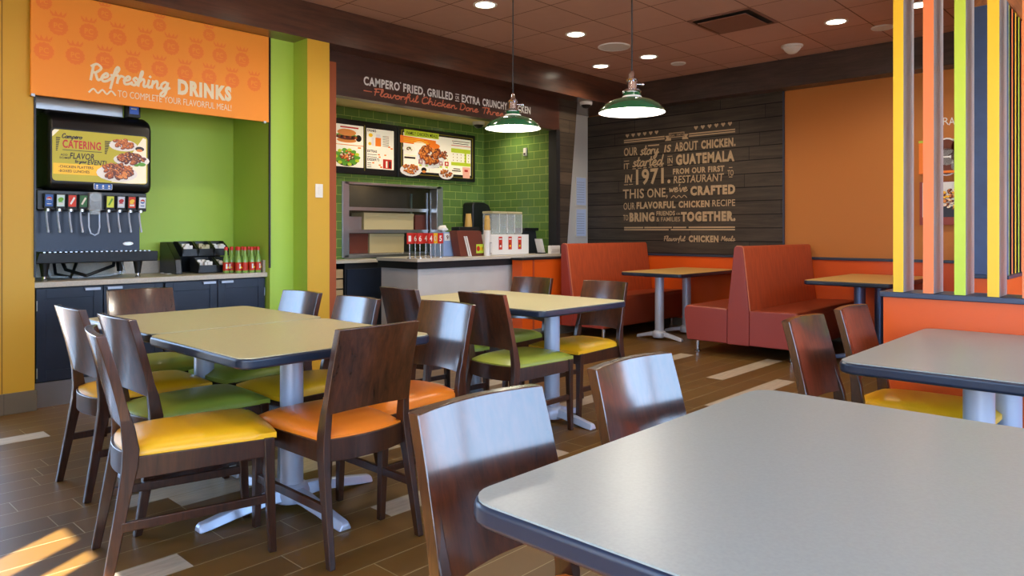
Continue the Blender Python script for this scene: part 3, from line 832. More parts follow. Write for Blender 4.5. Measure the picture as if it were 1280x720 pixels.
def pendant(x, y, zb, label):
    t = thing('pendant_lamp', label, 'lamp', (x, y, zb))
    r = .188
    out = [(r, 0), (r - .004, .012), (.155, .045), (.115, .068), (.075, .08), (.052, .088), (.048, .115)]
    inn = [(.046, .1), (.07, .074), (.11, .06), (.15, .038), (r - .006, .004), (r, 0)]
    sh = MB().shell(out, (x, y, zb), 40, 0).build('lamp_shade', m_green_en, t, label='green enamel lamp shade')
    MB().shell(inn, (x, y, zb), 40).build('shade_lining', m_white_en, sh)
    MB().lathe([(.050, .112), (.056, .118), (.045, .13), (.030, .135), (.027, .175), (.032, .18), (.032, .19), (.018, .2), (.010, .235), (.004, .24)], (x, y, zb), 24).build('socket', m_chrome, t)
    MB().cyl((x, y, zb + .165), (x + .05, y - .03, zb + .165), .005, n=10).cyl((x + .048, y - .029, zb + .165), (x + .062, y - .037, zb + .165), .010, n=12).build('switch_key', m_chrome, t)
    MB().cyl((x, y, zb + .23), (x, y, TOP - .02), .0045, n=10).build('cord', m_blackm, t)
    MB().lathe([(.06, -.025), (.06, 0)], (x, y, TOP)).build('canopy', m_blackm, t)
    MB().lathe([(.001, -.0), (.03, .006), (.048, .03), (.045, .055), (.02, .09), (.018, .1)], (x, y, zb), 20).build('bulb', m_bulb, t)
    ld = bpy.data.lights.new('lamp', 'POINT'); ld.energy = PEND_W; ld.color = (1, .93, .8); ld.shadow_soft_size = .05
    lo = bpy.data.objects.new('lamp', ld); COL.objects.link(lo); lo.parent = t; lo.location = (0, 0, -.012)
pendant(3.60, 3.36, 1.905, 'green enamel pendant lamp on the left, hanging before the kitchen opening')
pendant(3.49, 2.33, 1.885, 'green enamel pendant lamp on the right, hanging before the lettered wood wall')
def dome_camera(x, y, z, label):
    t = thing('security_camera', label, 'camera', (x, y, z))
    MB().lathe([(.075, -.04), (.08, -.02), (.08, 0)], (x, y, z)).build('housing', m_trimw, t)
    MB().lathe([(.001, -.085), (.035, -.078), (.055, -.06), (.062, -.04)], (x, y, z)).build('dome', m_black, t)
dome_camera(7.33, 5.58, 2.84, 'small white dome security camera under the beam, left of the right pendant')
dome_camera(6.55, 6.72, 2.62, 'small grey dome security camera in the kitchen ceiling corner behind the left pendant')

# ------------------------------------------------------------------ drinks sign
SX0, SX1, SZ0, SZ1, SYF = 1.345, 3.055, 2.124, 2.838, 5.652
t = thing('hanging_sign', 'orange hanging sign with cream lettering about drinks above the drinks station', 'sign', ((SX0 + SX1) / 2, SYF, SZ0))
MB().box((SX0, SYF, SZ0), (SX1, 5.678, SZ1)).build('sign_board', m_sgno, t, bevel=.002)
f = Flat((0, SYF, 0), (1, 0, 0), (0, 0, 1), (0, -1, 0))
def badge(f, x, z, r, m, mb_):
    if x + r > SX1: return
    f.star(x, z, r, m, 1, 14, .9)
    f.poly([(x - .65 * r, z + 1.1 * r), (x + .65 * r, z + 1.1 * r), (x + .62 * r, z + 1.3 * r), (x - .62 * r, z + 1.3 * r)][::1], m, 1)
    for q in (-.6, -.22, .22, .6): f.poly([(x + q * r - .16 * r, z + 1.3 * r), (x + q * r + .16 * r, z + 1.3 * r), (x + q * r * 1.35, z + 1.75 * r)], m, 1)
    f.text('PC', x - .45 * r, z - .22 * r, .9 * r, .62 * r, mb_, 2, .03)
    f.rect(x - .4 * r, z - .5 * r, x + .4 * r, z - .42 * r, mb_, 2)
for k in range(9):                                  # two staggered rows of printed badges
    badge(f, 1.505 + .188 * k, 2.607, .062, m_sgnd, m_sgno)
for k in range(9):
    badge(f, 1.42 + .188 * k, 2.425, .062, m_sgnd, m_sgno)
for k in range(8):
    x = 1.42 + .188 * k; badge(f, x, 2.755, .05, m_sgnd, m_sgno) if k % 2 == 0 else None
f.build('badge_print', t)
f = Flat((0, SYF, 0), (1, 0, 0), (0, 0, 1), (0, -1, 0))
def sgn(px, py): p = onY(px, py, SYF); return p.x, p.z
a0, a1 = sgn(111, 100), sgn(214, 112)
f.script('Refreshing', a0[0], a0[1] + .005, a1[0] - a0[0] - .02, .056, m_cream, 3, .155, .2)
a0, a1 = sgn(222, 118), sgn(289, 126)
f.text('DRINKS', a0[0], a0[1], a1[0] - a0[0], .118, m_cream, 3, .06)
a0, a1 = sgn(147, 121), sgn(289, 137)
f.text('TO COMPLETE YOUR FLAVORFUL MEAL!', a0[0], a0[1], a1[0] - a0[0], .048, m_cream, 3, 0)
a0, a1 = sgn(111, 113), sgn(144, 117)
f.zig(a0[0], a0[1] - .012, a1[0] - a0[0], .028, 3, .006, m_cream, 3)
f.build('lettering', t)
for px in (41, 331):
    p = onY(px, 122 if px < 100 else 152, SYF)
    MB().box((p.x - .01, SYF - .004, SZ0 - .012), (p.x + .012, 5.68, SZ0 + .006)).build('bracket', m_steel, t)

# ------------------------------------------------------------------ drinks cabinets and worktop
def cabinet(x0, x1, label):
    t = thing('base_cabinet', label, 'cabinet', ((x0 + x1) / 2, 6.05, 0))
    MB().box((x0, 5.765, .17), (x1, 6.335, .822)).build('carcass', m_dark, t)
    MB().box((x0, 5.76, 0), (x1, 5.775, .168)).build('kick_plate', m_steel, t)
    xm = (x0 + x1) / 2
    for a, c, s in ((x0 + .004, xm - .003, 1), (xm + .003, x1 - .004, -1)):
        d = MB().box((a, 5.745, .18), (c, 5.764, .815))
        d.box((a, 5.738, .18), (a + .06, 5.746, .815)).box((c - .06, 5.738, .18), (c, 5.746, .815))
        d.box((a + .06, 5.738, .745), (c - .06, 5.746, .815)).box((a + .06, 5.738, .18), (c - .06, 5.746, .25))
        d = d.build('door', m_navy, t, bevel=.002)
        hx0, hx1 = (c - .12, c - .02) if s > 0 else (a + .02, a + .12)
        MB().box((hx0, 5.715, .803), (hx1, 5.745, .809)).box((hx0, 5.715, .79), (hx1, 5.719, .808)).build('handle', m_silver, d, bevel=.002)
        hx = a + .004 if s > 0 else c - .004
        for z in (.24, .70): MB().cyl((hx, 5.736, z - .035), (hx, 5.736, z + .035), .004, n=8).build('hinge', m_steel, d)
    return t
cabinet(1.392, 2.235, 'navy two door base cabinet under the drinks dispenser')
cabinet(2.243, 3.07, 'navy two door base cabinet under the sauce bottles')
t = thing('worktop', 'pale stone look worktop with low backsplash along the drinks station', 'worktop', (2.2, 6.0, .824))
MB().box((1.382, 5.722, .824), (3.10, 6.338, .862)).build('slab', m_ctop, t, bevel=.004)
MB().box((1.382, 6.318, .862), (3.06, 6.338, .965)).box((3.058, 5.75, .862), (3.078, 6.338, .965)).build('backsplash', m_ctop, t, bevel=.003)

# ------------------------------------------------------------------ drinks dispenser
D0, D1 = 1.42, 2.175
t = thing('drink_dispenser', 'black self service drink dispenser with a lit food picture and eight valves', 'dispenser', (1.8, 6.05, .863))
MB().box((D0 + .02, 5.97, 1.06), (D1 - .03, 6.28, 1.52)).build('body', m_black, t, bevel=.01)
mp = []
for q, z in ((5.84, 1.50), (5.80, 1.53), (5.80, 1.98), (5.83, 2.04), (5.90, 2.07), (6.24, 2.05), (6.26, 1.5)): mp.append((D0 + .06, q, z))
MB().prism(mp, (D1 - D0 - .06, 0, 0)).build('merchandiser', m_black, t, bevel=.035, seg=4)
q0, q1 = onY(65, 226, 5.798), onY(184, 229, 5.798)
dx0, dx1, dz0, dz1 = q0.x, q1.x, 1.565, 1.925
fr = MB().prism(rrect((dx0 + dx1) / 2, (dz0 + dz1) / 2, dx1 - dx0 + .02, dz1 - dz0 + .02, .03, 0), (0, 0, .006))
fr.v = [Vector((v.x, 5.796 + v.z, v.y)) for v in fr.v]
dp = fr.build('display_bezel', m_blackm, t)
f = Flat((dx0, 5.7955, dz0), (1, 0, 0), (0, 0, 1), (0, -1, 0))
def em(name, c, e=.9): return mat(name, c, .4, emit=e)
e_bg, e_cr, e_yb, e_rd, e_bk = em('screen olive', '#B5A91F', 0.25), em('screen cream', '#F1E6CC', 0.28), em('screen yellow', '#F2BE1E', 0.28), em('screen red', '#B8291C', 0.28), em('screen dark', '#2A1A12', 0.11)
e_ck, e_ck2, e_ck3, e_gr, e_or, e_pl = em('screen fried', '#A8501C', 0.22), em('screen fried light', '#D9853A', 0.22), em('screen grilled', '#5E2614', 0.19), em('screen leaf', '#5C9A2C', 0.22), em('screen tangerine', '#F07A1C', 0.28), em('screen plate', '#DDD8D0', 0.28)
w, h = dx1 - dx0, dz1 - dz0
f.poly([(x - dx0, z - dz0) for x, z, _ in [(p[0], p[1], 0) for p in rrect((dx0 + dx1) / 2, (dz0 + dz1) / 2, w, h, .025, 0)]], e_bg, 1)
f.poly([(.80 * w, .0), (w * .985, .02 * h), (w * .985, h * .95), (.95 * w, .97 * h), (.6 * w, .02 * h)], e_cr, 2)
f.poly([(0, .85 * h), (.07 * w, .99 * h), (.02 * w, .99 * h), (0, .95 * h)], e_cr, 2)
f.rect(.01 * w, .13 * h, .55 * w, .34 * h, e_yb, 2)
f.script('Campero', .09 * w, .84 * h, .2 * w, .03 * h * 1.4, e_bk, 3, .2)
f.text('CATERING', .1 * w, .645 * h, .39 * w, .16 * h, e_rd, 3, .03)
f.rect(.1 * w, .6 * h, .5 * w, .612 * h, e_bk, 3)
f.text('ADD', .08 * w, .49 * h, .07 * w, .04 * h, e_bk, 3); f.text('SOME', .07 * w, .43 * h, .1 * w, .04 * h, e_bk, 3)
f.text('FLAVOR', .17 * w, .44 * h, .25 * w, .12 * h, e_bk, 3, .02, .2)
f.script('to your', .22 * w, .37 * h, .12 * w, .03 * h, e_bk, 3, .2)
f.text('EVENT!', .35 * w, .34 * h, .2 * w, .1 * h, e_bk, 3, .02, .2)
f.text('-CHICKEN PLATTERS', .06 * w, .255 * h, .35 * w, .05 * h, e_bk, 4, .01)
f.text('-BOXED LUNCHES', .06 * w, .17 * h, .31 * w, .05 * h, e_bk, 4, .01)
for k in range(8):
    f.rect(.035 * w, (.58 + .035 * k) * h, (.05 + .004 * k) * w, (.6 + .035 * k) * h, e_bk, 3)
    f.rect((.53 - .0 * k) * w, (.58 + .035 * k) * h, (.55 + .006 * k) * w, (.6 + .035 * k) * h, e_bk, 3)
rnd = random.Random(4)
def plate(f, cx, cy, rx, ry, cols, n, lay=4, plate_m=None, sz=.3):
    """a heap of small pieces, each with a dark outline disc and a small painted highlight"""
    if plate_m: f.disc(cx, cy - ry * .25, rx * 1.12, ry * 1.0, plate_m, lay - 1)
    n = int(n * 1.5)
    pts = []
    for i in range(n):
        a = rnd.uniform(0, 6.28); q = rnd.random() ** .5
        pts.append((math.sin(a) * ry * q * .78, math.cos(a) * rx * q * .8))
    pts.sort(key=lambda t: -t[0])
    for i, (dy, dx) in enumerate(pts):
        s_ = rnd.uniform(.6, 1.0) * sz * rx * .8; ro = rnd.uniform(-.9, .9); l = lay + i * .07
        f.disc(cx + dx, cy + dy, s_, s_ * .62, e_ck3, l, 10, ro)
        f.disc(cx + dx - s_ * .05, cy + dy + s_ * .14, s_ * .86, s_ * .48, cols[i % len(cols)], l + .02, 10, ro)
        f.disc(cx + dx - s_ * .2, cy + dy + s_ * .24, s_ * .38, s_ * .18, e_ck2, l + .04, 8, ro)
plate(f, .73 * w, .81 * h, .14 * w, .12 * h, [e_ck, e_ck2, e_ck], 34, 4, e_pl, .24)
plate(f, .82 * w, .52 * h, .18 * w, .13 * h, [e_ck3, e_ck3, e_ck], 34, 7, e_pl, .26)
plate(f, .66 * w, .24 * h, .2 * w, .17 * h, [e_ck, e_ck2, e_ck, e_ck3], 44, 10, e_pl, .28)
f.disc(.91 * w, .73 * h, .05 * w, .05 * h, e_bk, 6); f.disc(.905 * w, .7 * h, .035 * w, .03 * h, e_ck2, 7)
f.disc(.93 * w, .41 * h, .045 * w, .04 * h, e_gr, 10); f.disc(.87 * w, .39 * h, .03 * w, .03 * h, e_gr, 10)
f.build('display_picture', dp)
MB().box((D0 + .02, 5.955, 1.06), (D1 - .035, 5.972, 1.37)).build('splash_panel', m_splash, t, bevel=.004)
MB().box((D0 + .01, 5.86, 1.36), (D1 - .02, 5.98, 1.50)).build('valve_bar', m_black, t, bevel=.006)
MB().prism([(D0 - .02, 5.77, .985), (D1 + .03, 5.77, .985), (D1 + .03, 5.765, 1.06), (D0, 5.765, 1.06)], (0, .3, 0)).build('drip_tray', m_black, t, bevel=.006)
b = MB()
for i in range(22): b.box((D0 + .03 + i * .033, 5.79, 1.06), (D0 + .045 + i * .033, 5.95, 1.066))
b.build('drip_grate', m_steel, t)
for x in (D0 + .05, D1 - .09):
    for y in (5.84, 6.22):
        lg = MB().lathe([(.020, .03), (.022, .05), (.034, .13)], (x, y, .863), 16).build('leg', m_black, t)
        MB().lathe([(.018, 0), (.02, .006), (.014, .012), (.014, .032)], (x, y, .863), 14).build('leg_tip', m_chrome, lg)
lc = [('#2A62B5', '#D9362C'), ('#CFE6E8', '#6FB22C'), ('#D8391C', '#F2F2F2'), ('#2F6B34', '#E6E2D0'), ('#D6E04A', '#5E9A1E'), ('#C9D3E2', '#B5242C'), ('#D63A1E', '#F0C93A'), ('#DCE4EE', '#2A4E9A')]
for i, px in enumerate((61, 75.5, 90, 104, 137.5, 151, 164.5, 177.5)):
    x = onY(px, 253, 5.83).x
    v = MB().prism([(x - .030, 5.83, 1.37), (x - .030, 5.875, 1.37), (x - .030, 5.875, 1.475), (x - .030, 5.82, 1.475)], (.06, 0, 0)).build('valve', m_black, t, bevel=.004)
    n_ = Vector((0, -1, .1)).normalized(); up = Vector((0, -.095, 1)).normalized()
    f = Flat((x - .024, 5.8245 + .0025, 1.385), (1, 0, 0), up, (0, -1, -.095))
    ca, cb = lc[i]
    ma, mb_ = mat('valve label %d' % i, ca, .4), mat('valve mark %d' % i, cb, .4)
    f.rect(0, 0, .048, .082, ma, 2)
    if i in (0, 7):                                  # round two tone mark
        f.disc(.024, .05, .017, .017, m_paper, 3); f.poly([(.008, .052), (.024, .055), (.04, .049), (.036, .062), (.024, .067), (.012, .062)], m_red2, 4)
        f.poly([(.008, .048), (.024, .045), (.04, .049), (.036, .038), (.024, .033), (.012, .038)], MATS['valve label 0'], 4); f.rect(.01, .014, .038, .02, m_paper if i == 0 else mb_, 3)
    elif i in (2, 3, 4): f.poly([(.008, .02), (.018, .014), (.042, .062), (.032, .07)], mb_, 3)
    else:
        f.disc(.024, .05, .018, .014, mb_, 3, rot=.4); f.rect(.008, .012, .04, .026, m_paper, 3); f.rect(.008, .03, .036, .036, mb_, 3)
    f.build('flavour_label', v)
    MB().cyl((x, 5.86, 1.35), (x, 5.86, 1.375), .018, n=14).build('nozzle', m_steel, v)
    MB().tube([(x - .006, 5.872, 1.355), (x - .004, 5.862, 1.28), (x, 5.845, 1.215)], .007, 8).lathe([(.007, 1.2), (.009, 1.21), (.006, 1.222)], (x, 5.845, 0), 10).build('lever', m_silver, v)
x = onY(119, 250, 5.82).x
ch = MB().box((x - .045, 5.80, 1.36), (x + .04, 5.87, 1.49)).cyl((x, 5.80, 1.46), (x, 5.83, 1.46), .035).box((x - .03, 5.795, 1.33), (x + .028, 5.86, 1.37)).build('ice_chute', m_glass, t, bevel=.006)
MB().tube([(x - .035, 5.845, 1.345), (x - .035, 5.84, 1.24), (x - .025, 5.835, 1.195), (x, 5.832, 1.18), (x + .025, 5.835, 1.195), (x + .035, 5.84, 1.24), (x + .035, 5.845, 1.345)], .006, 8).build('ice_lever', m_silver, ch)
f = Flat((x - .01, 5.7985, 1.515), (1, 0, 0), (0, 0, 1), (0, -1, 0))
f.poly([(p[0], p[1]) for p in rrect(.055, .02, .125, .046, .008, 0)], m_paper, 1).poly([(p[0], p[1]) for p in rrect(.055, .02, .118, .04, .007, 0)], MATS['valve label 0'], 2)
for q in (.015, .055, .095): f.disc(q, .024, .007, .008, m_paper, 3, 10); f.poly([(q - .01, .012), (q + .01, .012), (q, .003)], m_paper, 3)
f.build('ice_label', t)
f = Flat((D1 - .18, 5.954, 1.085), (1, 0, 0), (0, 0, 1), (0, -1, 0)); f.disc(.06, .03, .038, .014, m_paper, 1).disc(.06, .03, .03, .009, m_steel, 2); f.build('maker_plate', t)
b = MB()
b.tube([(1.62, 6.1, 1.06), (1.64, 5.98, .93), (1.75, 5.9, .885), (1.95, 5.95, .95), (2.0, 6.05, 1.06)], .013, 8)
b.tube([(1.6, 6.15, 1.06), (1.58, 6.0, .9), (1.66, 5.93, .878), (1.72, 6.1, .9), (1.8, 6.2, 1.06)], .011, 8)
b.build('hose', m_black, t)
MB().tube([(1.95, 6.1, 1.06), (2.02, 5.98, .98), (2.03, 5.95, .9), (1.93, 5.98, .877), (1.72, 5.92, .875), (1.55, 5.98, .88), (1.5, 6.1, 1.06)], .010, 8).build('hose', m_glass, t)
t = thing('ice_machine', 'stainless ice machine standing on top of the drink dispenser, behind the orange sign', 'ice machine', (1.75, 6.1, 2.06))
MB().box((1.40, 5.95, 2.075), (2.02, 6.30, 2.6)).build('cabinet_body', m_steel, t, bevel=.006)
cb = MB().box((2.03, 5.88, 2.075), (2.12, 5.97, 2.18)).build('control_box', m_black, t, bevel=.006)
f = Flat((2.04, 5.879, 2.10), (1, 0, 0), (0, 0, 1), (0, -1, 0)); f.rect(0, 0, .065, .06, em('control display blue', '#2C4E9E', .6), 1).rect(.01, .035, .05, .045, m_paper, 2); f.build('control_display', cb)

# condiment caddy, bottles, packets
cx0, cx1 = onY(217, 340, 6.0).x, onY(292, 340, 6.0).x
t = thing('condiment_caddy', 'black two tier caddy of lids and packets beside the hot sauce bottles', 'caddy', ((cx0 + cx1) / 2, 6.1, .863))
MB().prism([(cx0, 5.95, .863), (cx0, 6.28, .863), (cx0, 6.28, 1.12), (cx0, 6.14, 1.12), (cx0, 5.97, .98)], (.05, 0, 0)).build('side_panel', m_black, t, bevel=.006)
MB().box((cx0 + .05, 6.25, .863), (cx1, 6.28, 1.12)).build('back_panel', m_black, t)
for lvl, (y0, z0) in enumerate(((5.93, .868), (6.08, 1.0))):
    n = 2 if lvl == 0 else 3
    xs = cx0 + (.17 if lvl == 0 else .10)
    W_ = (cx1 - xs) / n
    for i in range(n):
        a = xs + i * W_
        tr = MB().prism([(a, y0, z0), (a, y0 + .17, z0), (a, y0 + .17, z0 + .125), (a, y0 + .1, z0 + .125), (a, y0 - .01, z0 + .06)], (.012, 0, 0))
        tr.prism([(a + W_ - .016, y0, z0), (a + W_ - .016, y0 + .17, z0), (a + W_ - .016, y0 + .17, z0 + .125), (a + W_ - .016, y0 + .1, z0 + .125), (a + W_ - .016, y0 - .01, z0 + .06)], (.012, 0, 0))
        tr.box((a, y0 - .004, z0), (a + W_ - .004, y0 + .006, z0 + .062)).box((a, y0, z0), (a + W_ - .004, y0 + .17, z0 + .01)).box((a, y0 + .155, z0), (a + W_ - .004, y0 + .17, z0 + .125))
        tr = tr.build('bin', m_black, t, bevel=.003)
        b = MB(); rr = random.Random(lvl * 7 + i)
        for k in range(16):
            px_, py_ = a + rr.uniform(.03, W_ - .035), y0 + rr.uniform(.03, .14)
            b.box((px_ - .014, py_ - .018, z0 + .03), (px_ + .014, py_ + .018, z0 + .07 + rr.uniform(0, .035)))
        b.build('packets', m_paper if (lvl, i) != (1, 1) else m_lam, tr)
bots = [(282.5, 5.86), (289.5, 5.87), (296, 5.885), (298, 5.78), (306, 5.78), (303, 5.93), (311, 5.88), (314.5, 5.78), (322.5, 5.775), (318.5, 5.835)]
blab = ['hot sauce bottle standing leftmost, against the black caddy', 'red labelled sauce bottle, second from the caddy', 'red labelled sauce bottle, third from the caddy',
        'sauce bottle with a yellow mark on its red label, mid front', 'sauce bottle turned with its plain back to the viewer', 'sauce bottle half hidden behind the turned bottle',
        'sauce bottle in the back row near the right end', 'sauce bottle with round white mark, front of the right end', 'rightmost sauce bottle, by the end splash', 'sauce bottle farthest back near the wall']
bp = None
for i, ((px, y), lab) in enumerate(zip(bots, blab)):
    x = onY(px, 340, y).x
    if bp is None:
        bp = thing('sauce_bottle', lab, 'bottle', (x, y, .863), 'hot sauce bottles')
        MB().lathe([(.022, 0), (.024, .006), (.024, .10), (.021, .125), (.012, .155), (.011, .19)], (x, y, .863), 18).build('bottle_body', m_bottle, bp)
        MB().shell([(.0245, .02), (.0245, .088)], (x, y, .863), 18).build('wrap_label', m_sauce, bp)
        MB().lathe([(.0145, .188), (.0145, .213), (.011, .217)], (x, y, .863), 14).build('cap', m_cap, bp)
        f = Flat((x - .014, y - .0252, .863 + .026), (1, 0, 0), (0, 0, 1), (0, -1, 0)); f.rect(0, .01, .014, .05, m_paper, 1).disc(.02, .02, .008, .008, m_fy, 2, 10); f.build('label_mark', bp)
    else:
        c = dup(bp, (x, y, .863), rnd.uniform(-.9, .9) if i != 4 else math.pi, lab)
t = thing('condiment_packets', 'small scatter of white and green packets on the worktop before the caddy', 'packets', (2.2, 5.9, .863))
for k, (px, py) in enumerate(((204, 341), (209, 340), (215, 340.5), (211, 342), (220, 340))):
    p = onZ(px, py, .866); q = MB().box((-.022, -.015, 0), (.022, .015, .005)); a = k * 1.1
    q.v = [Vector((p.x + v.x * math.cos(a) - v.y * math.sin(a), p.y + v.x * math.sin(a) + v.y * math.cos(a), .863 + v.z)) for v in q.v]
    q.build('packet', [m_paper, m_sgnd, m_paper, m_paper, m_lime][k] if k != 1 else m_paper, t)
p = onY(398.5, 238.5, 5.455)
t = thing('light_switch', 'white light switch plate on the yellow pilaster', 'switch', p)
MB().box((p.x - .036, 5.447, p.z - .058), (p.x + .036, 5.455, p.z + .058)).build('switch_plate', m_paper, t, bevel=.002)
MB().box((p.x - .012, 5.442, p.z - .03), (p.x + .012, 5.448, p.z + .03)).build('rocker', m_paper, t, bevel=.002)

# ------------------------------------------------------------------ header lettering
t = thing('header_lettering', 'white and salmon painted slogan along the dark header over the service opening', 'sign', (5.3, 5.678, 2.5))
f = Flat((0, 5.679, 0), (1, 0, 0), (0, 0, 1), (0, -1, 0))
def hd(px, py): p = onY(px, py, 5.679); return p.x, p.z
Z1, CAP = 2.585, .082
for txt, x0, x1, s in (('CAMPERO', 454.5, 499.5, 1), ('FRIED,', 504, 531, 1), ('GRILLED', 534, 566, 1), ('EXTRA', 577, 600, 1), ('CRUNCHY', 603, 634, 1), ('CHICKEN', 636, 663, 1)):
    a, c = hd(x0, 100)[0], hd(x1, 100)[0]
    f.text(txt, a, Z1, c - a, CAP, m_let, 1, .032)
a, c = hd(569, 100)[0], hd(574, 100)[0]
f.text('OR', a, Z1 + .02, c - a, .035, m_let, 1, .01).rect(a, Z1, c, Z1 + .008, m_let, 1).rect(a, Z1 + .07, c, Z1 + .078, m_let, 1)
f.disc(hd(500.5, 98)[0], Z1 + CAP, .008, .008, m_let, 1, 10)
f.build('lettering', t, label='white capital lettering')
f = Flat((0, 5.679, 0), (1, 0, 0), (0, 0, 1), (0, -1, 0))
for txt, x0, x1 in (('Flavorful', 467, 523), ('Chicken', 526, 571), ('Done', 574, 598), ('Three', 602, 630), ('Ways', 632, 651)):
    a, c = hd(x0, 100)[0], hd(x1, 100)[0]
    f.script(txt, a, 2.503, c - a - .01, .034, m_salmon, 1, .17, .25)
for x0, x1 in ((454.5, 465), (655, 662)):
    a, c = hd(x0, 100)[0], hd(x1, 100)[0]; f.rect(a, 2.527, c, 2.536, m_salmon, 1)
f.build('lettering', t, label='salmon handwritten lettering')

# ------------------------------------------------------------------ story wall panel
t = thing('wall_panel', 'grey brown wood plank wall panel with tan lettering above the first booth', 'wall panel', (8.285, 4.9, .92))
MB().box((8.272, 3.455, .922), (8.3, 6.268, 2.828)).build('plank_cladding', m_clad, t)
f = None
def story(new=False):
    return Flat((8.271, 0, 0), (0, -1, 0), (0, 0, 1), (-1, 0, 0))
def sp(px, py): p = onX(px, py, 8.271); return -p.y, p.z
def put(f, txt, x0, x1, yb, cap, kind='b', bold=.025, shear=0):
    """photo pixels: left, right, baseline at the left, cap (or x) height at the left"""
    a, z = sp(x0, yb); c, _ = sp(x1, yb)
    d = 8.271 / ray(x0, yb)[0]; h = cap * d / FPX
    if kind == 's': f.script(txt, a, z, c - a - h * .3, h, m_tan, 1, .15, .2)
    else: f.text(txt, a, z, c - a, h, m_tan, 1, bold * 1.15 + .012, shear)
def z5(x, y): return 700 + x / 4, 100 + y / 4
def line(items):
    f = story()
    for it in items:
        txt, x0, x1, yb, cap = it[:5]
        put(f, txt, 700 + x0 / 4, 700 + x1 / 4, 100 + yb / 4, cap / 4, *it[5:])
    return f
def dash(f, x0, x1, y, th=2.2):
    a, z = sp(700 + x0 / 4, 100 + y / 4); c, _ = sp(700 + x1 / 4, 100 + y / 4)
    f.rect(a, z, c, z + .009 * th / 2.2, m_tan, 1)
# hearts and the double rules either side of the ribbon
f = story()
for x in (337, 366, 395, 424, 454, 483): 
    a, z = sp(700 + x / 4, 100 + (280 - (x - 337) * .12) / 4); r = .026
    f.poly([(a, z - r), (a + r * 1.05, z + r * .25), (a + r * .95, z + r * .8), (a + r * .45, z + r), (a, z + r * .6), (a - r * .45, z + r), (a - r * .95, z + r * .8), (a - r * 1.05, z + r * .25)], m_tan, 1)
for x in (680, 714, 748, 782, 816, 850):
    a, z = sp(700 + x / 4, 100 + (240 - (x - 680) * .12) / 4); r = .026
    f.poly([(a, z - r), (a + r * 1.05, z + r * .25), (a + r * .95, z + r * .8), (a + r * .45, z + r), (a, z + r * .6), (a - r * .45, z + r), (a - r * .95, z + r * .8), (a - r * 1.05, z + r * .25)], m_tan, 1)
f.build('heart_row', t)
f = story()
zt = sp(780, 175.2)[1]
for x0, x1 in ((320, 523), (645, 876)):
    a, c = sp(700 + x0 / 4, 170)[0], sp(700 + x1 / 4, 170)[0]
    f.rect(a, zt - .014, c, zt + .002, m_tan, 1).rect(a, zt - .042, c, zt - .026, m_tan, 1)
zb = sp(780, 285.2)[1]
a, c = sp(780.3, 285)[0], sp(918.7, 285)[0]
for u0, u1 in ((0, .19), (.2, .46), (.47, .59), (.61, 1)): f.rect(a + (c - a) * u0, zb - .002, a + (c - a) * u1, zb + .016, m_tan, 1)
for u0, u1 in ((0, .43), (.45, 1)): f.rect(a + (c - a) * u0, zb - .03, a + (c - a) * u1, zb - .014, m_tan, 1)
f.build('double_rule', t)
f = story()                                          # ribbon with the founding year
a, z = sp(700 + 545 / 4, 100 + 290 / 4); c, _ = sp(700 + 622 / 4, 100)
f.poly([(a, z), (c, z), (c, z + .062), (a, z + .062)], m_tan, 1)
f.poly([(a + .008, z + .008), (c - .008, z + .008), (c - .008, z + .054), (a + .008, z + .054)], m_clad, 2)
f.poly([(a - .06, z - .035), (a + .03, z - .035), (a + .03, z - .004), (a - .004, z - .004), (a - .004, z + .03), (a - .06, z + .03), (a - .035, z - .002)], m_tan, 1)
f.poly([(c + .06, z - .035), (c + .035, z - .002), (c + .06, z + .03), (c + .004, z + .03), (c + .004, z - .004), (c - .03, z - .004), (c - .03, z - .035)], m_tan, 1)
f.text('Est. 1971', a + .02, z + .016, c - a - .04, .028, m_tan, 3, .005)
f.build('ribbon_emblem', t)
L1 = line([('OUR', 320, 388, 381, 40, 'b', .01), ('story', 400, 498, 375, 24, 's'), ('IS', 520, 556, 362, 36, 'b', .02, .15), ('ABOUT', 573, 690, 358, 44, 'b', .01), ('CHICKEN.', 706, 878, 345, 42, 'b', .035)])
dash(L1, 440, 496, 332, 4); L1.build('lettering', t)
L2 = line([('IT', 320, 346, 446, 28, 'b', .0), ('started', 362, 520, 434, 24, 's'), ('IN', 538, 563, 418, 28, 'b', 0), ('GUATEMALA', 580, 872, 426, 52, 'b', .035)])
dash(L2, 320, 346, 408); dash(L2, 538, 562, 384); dash(L2, 538, 562, 428)
for k in range(6): dash(L2, 362 + k * 27, 380 + k * 27, 446 - k * 2.6)
L2.build('lettering', t)
L3 = line([('IN', 324, 362, 514, 40, 'b', .02, .15), ('1971.', 380, 552, 524, 76, 'b', .015), ('FROM OUR FIRST', 565, 822, 472, 28, 'b', .025), ('RESTAURANT', 568, 820, 517, 36, 'b', .0, .1), ('TO', 838, 868, 479, 28, 'b', 0)])
dash(L3, 320, 340, 526); dash(L3, 345, 365, 524); dash(L3, 845, 862, 440); dash(L3, 845, 862, 487); L3.build('lettering', t)
L4 = line([('THIS', 315, 420, 594, 46, 'b', .005), ('ONE,', 436, 538, 588, 44, 'b', .005), ("we've", 545, 640, 560, 19, 's'), ('CRAFTED', 652, 876, 578, 46, 'b', .04)])
a, z = sp(700 + 556 / 4, 100 + 590 / 4); c, _ = sp(700 + 634 / 4, 245)
L4.zig(a, z, c - a, .03, 3, .005, m_tan, 1); L4.build('lettering', t)
L5 = line([('OUR', 318, 374, 649, 34, 'b', -.005), ('FLAVORFUL', 383, 578, 645, 34, 'b', .035), ('CHICKEN', 593, 748, 639, 33, 'b', .035), ('RECIPE', 762, 876, 632, 32, 'b', .0)])
L5.build('lettering', t)
f = story()
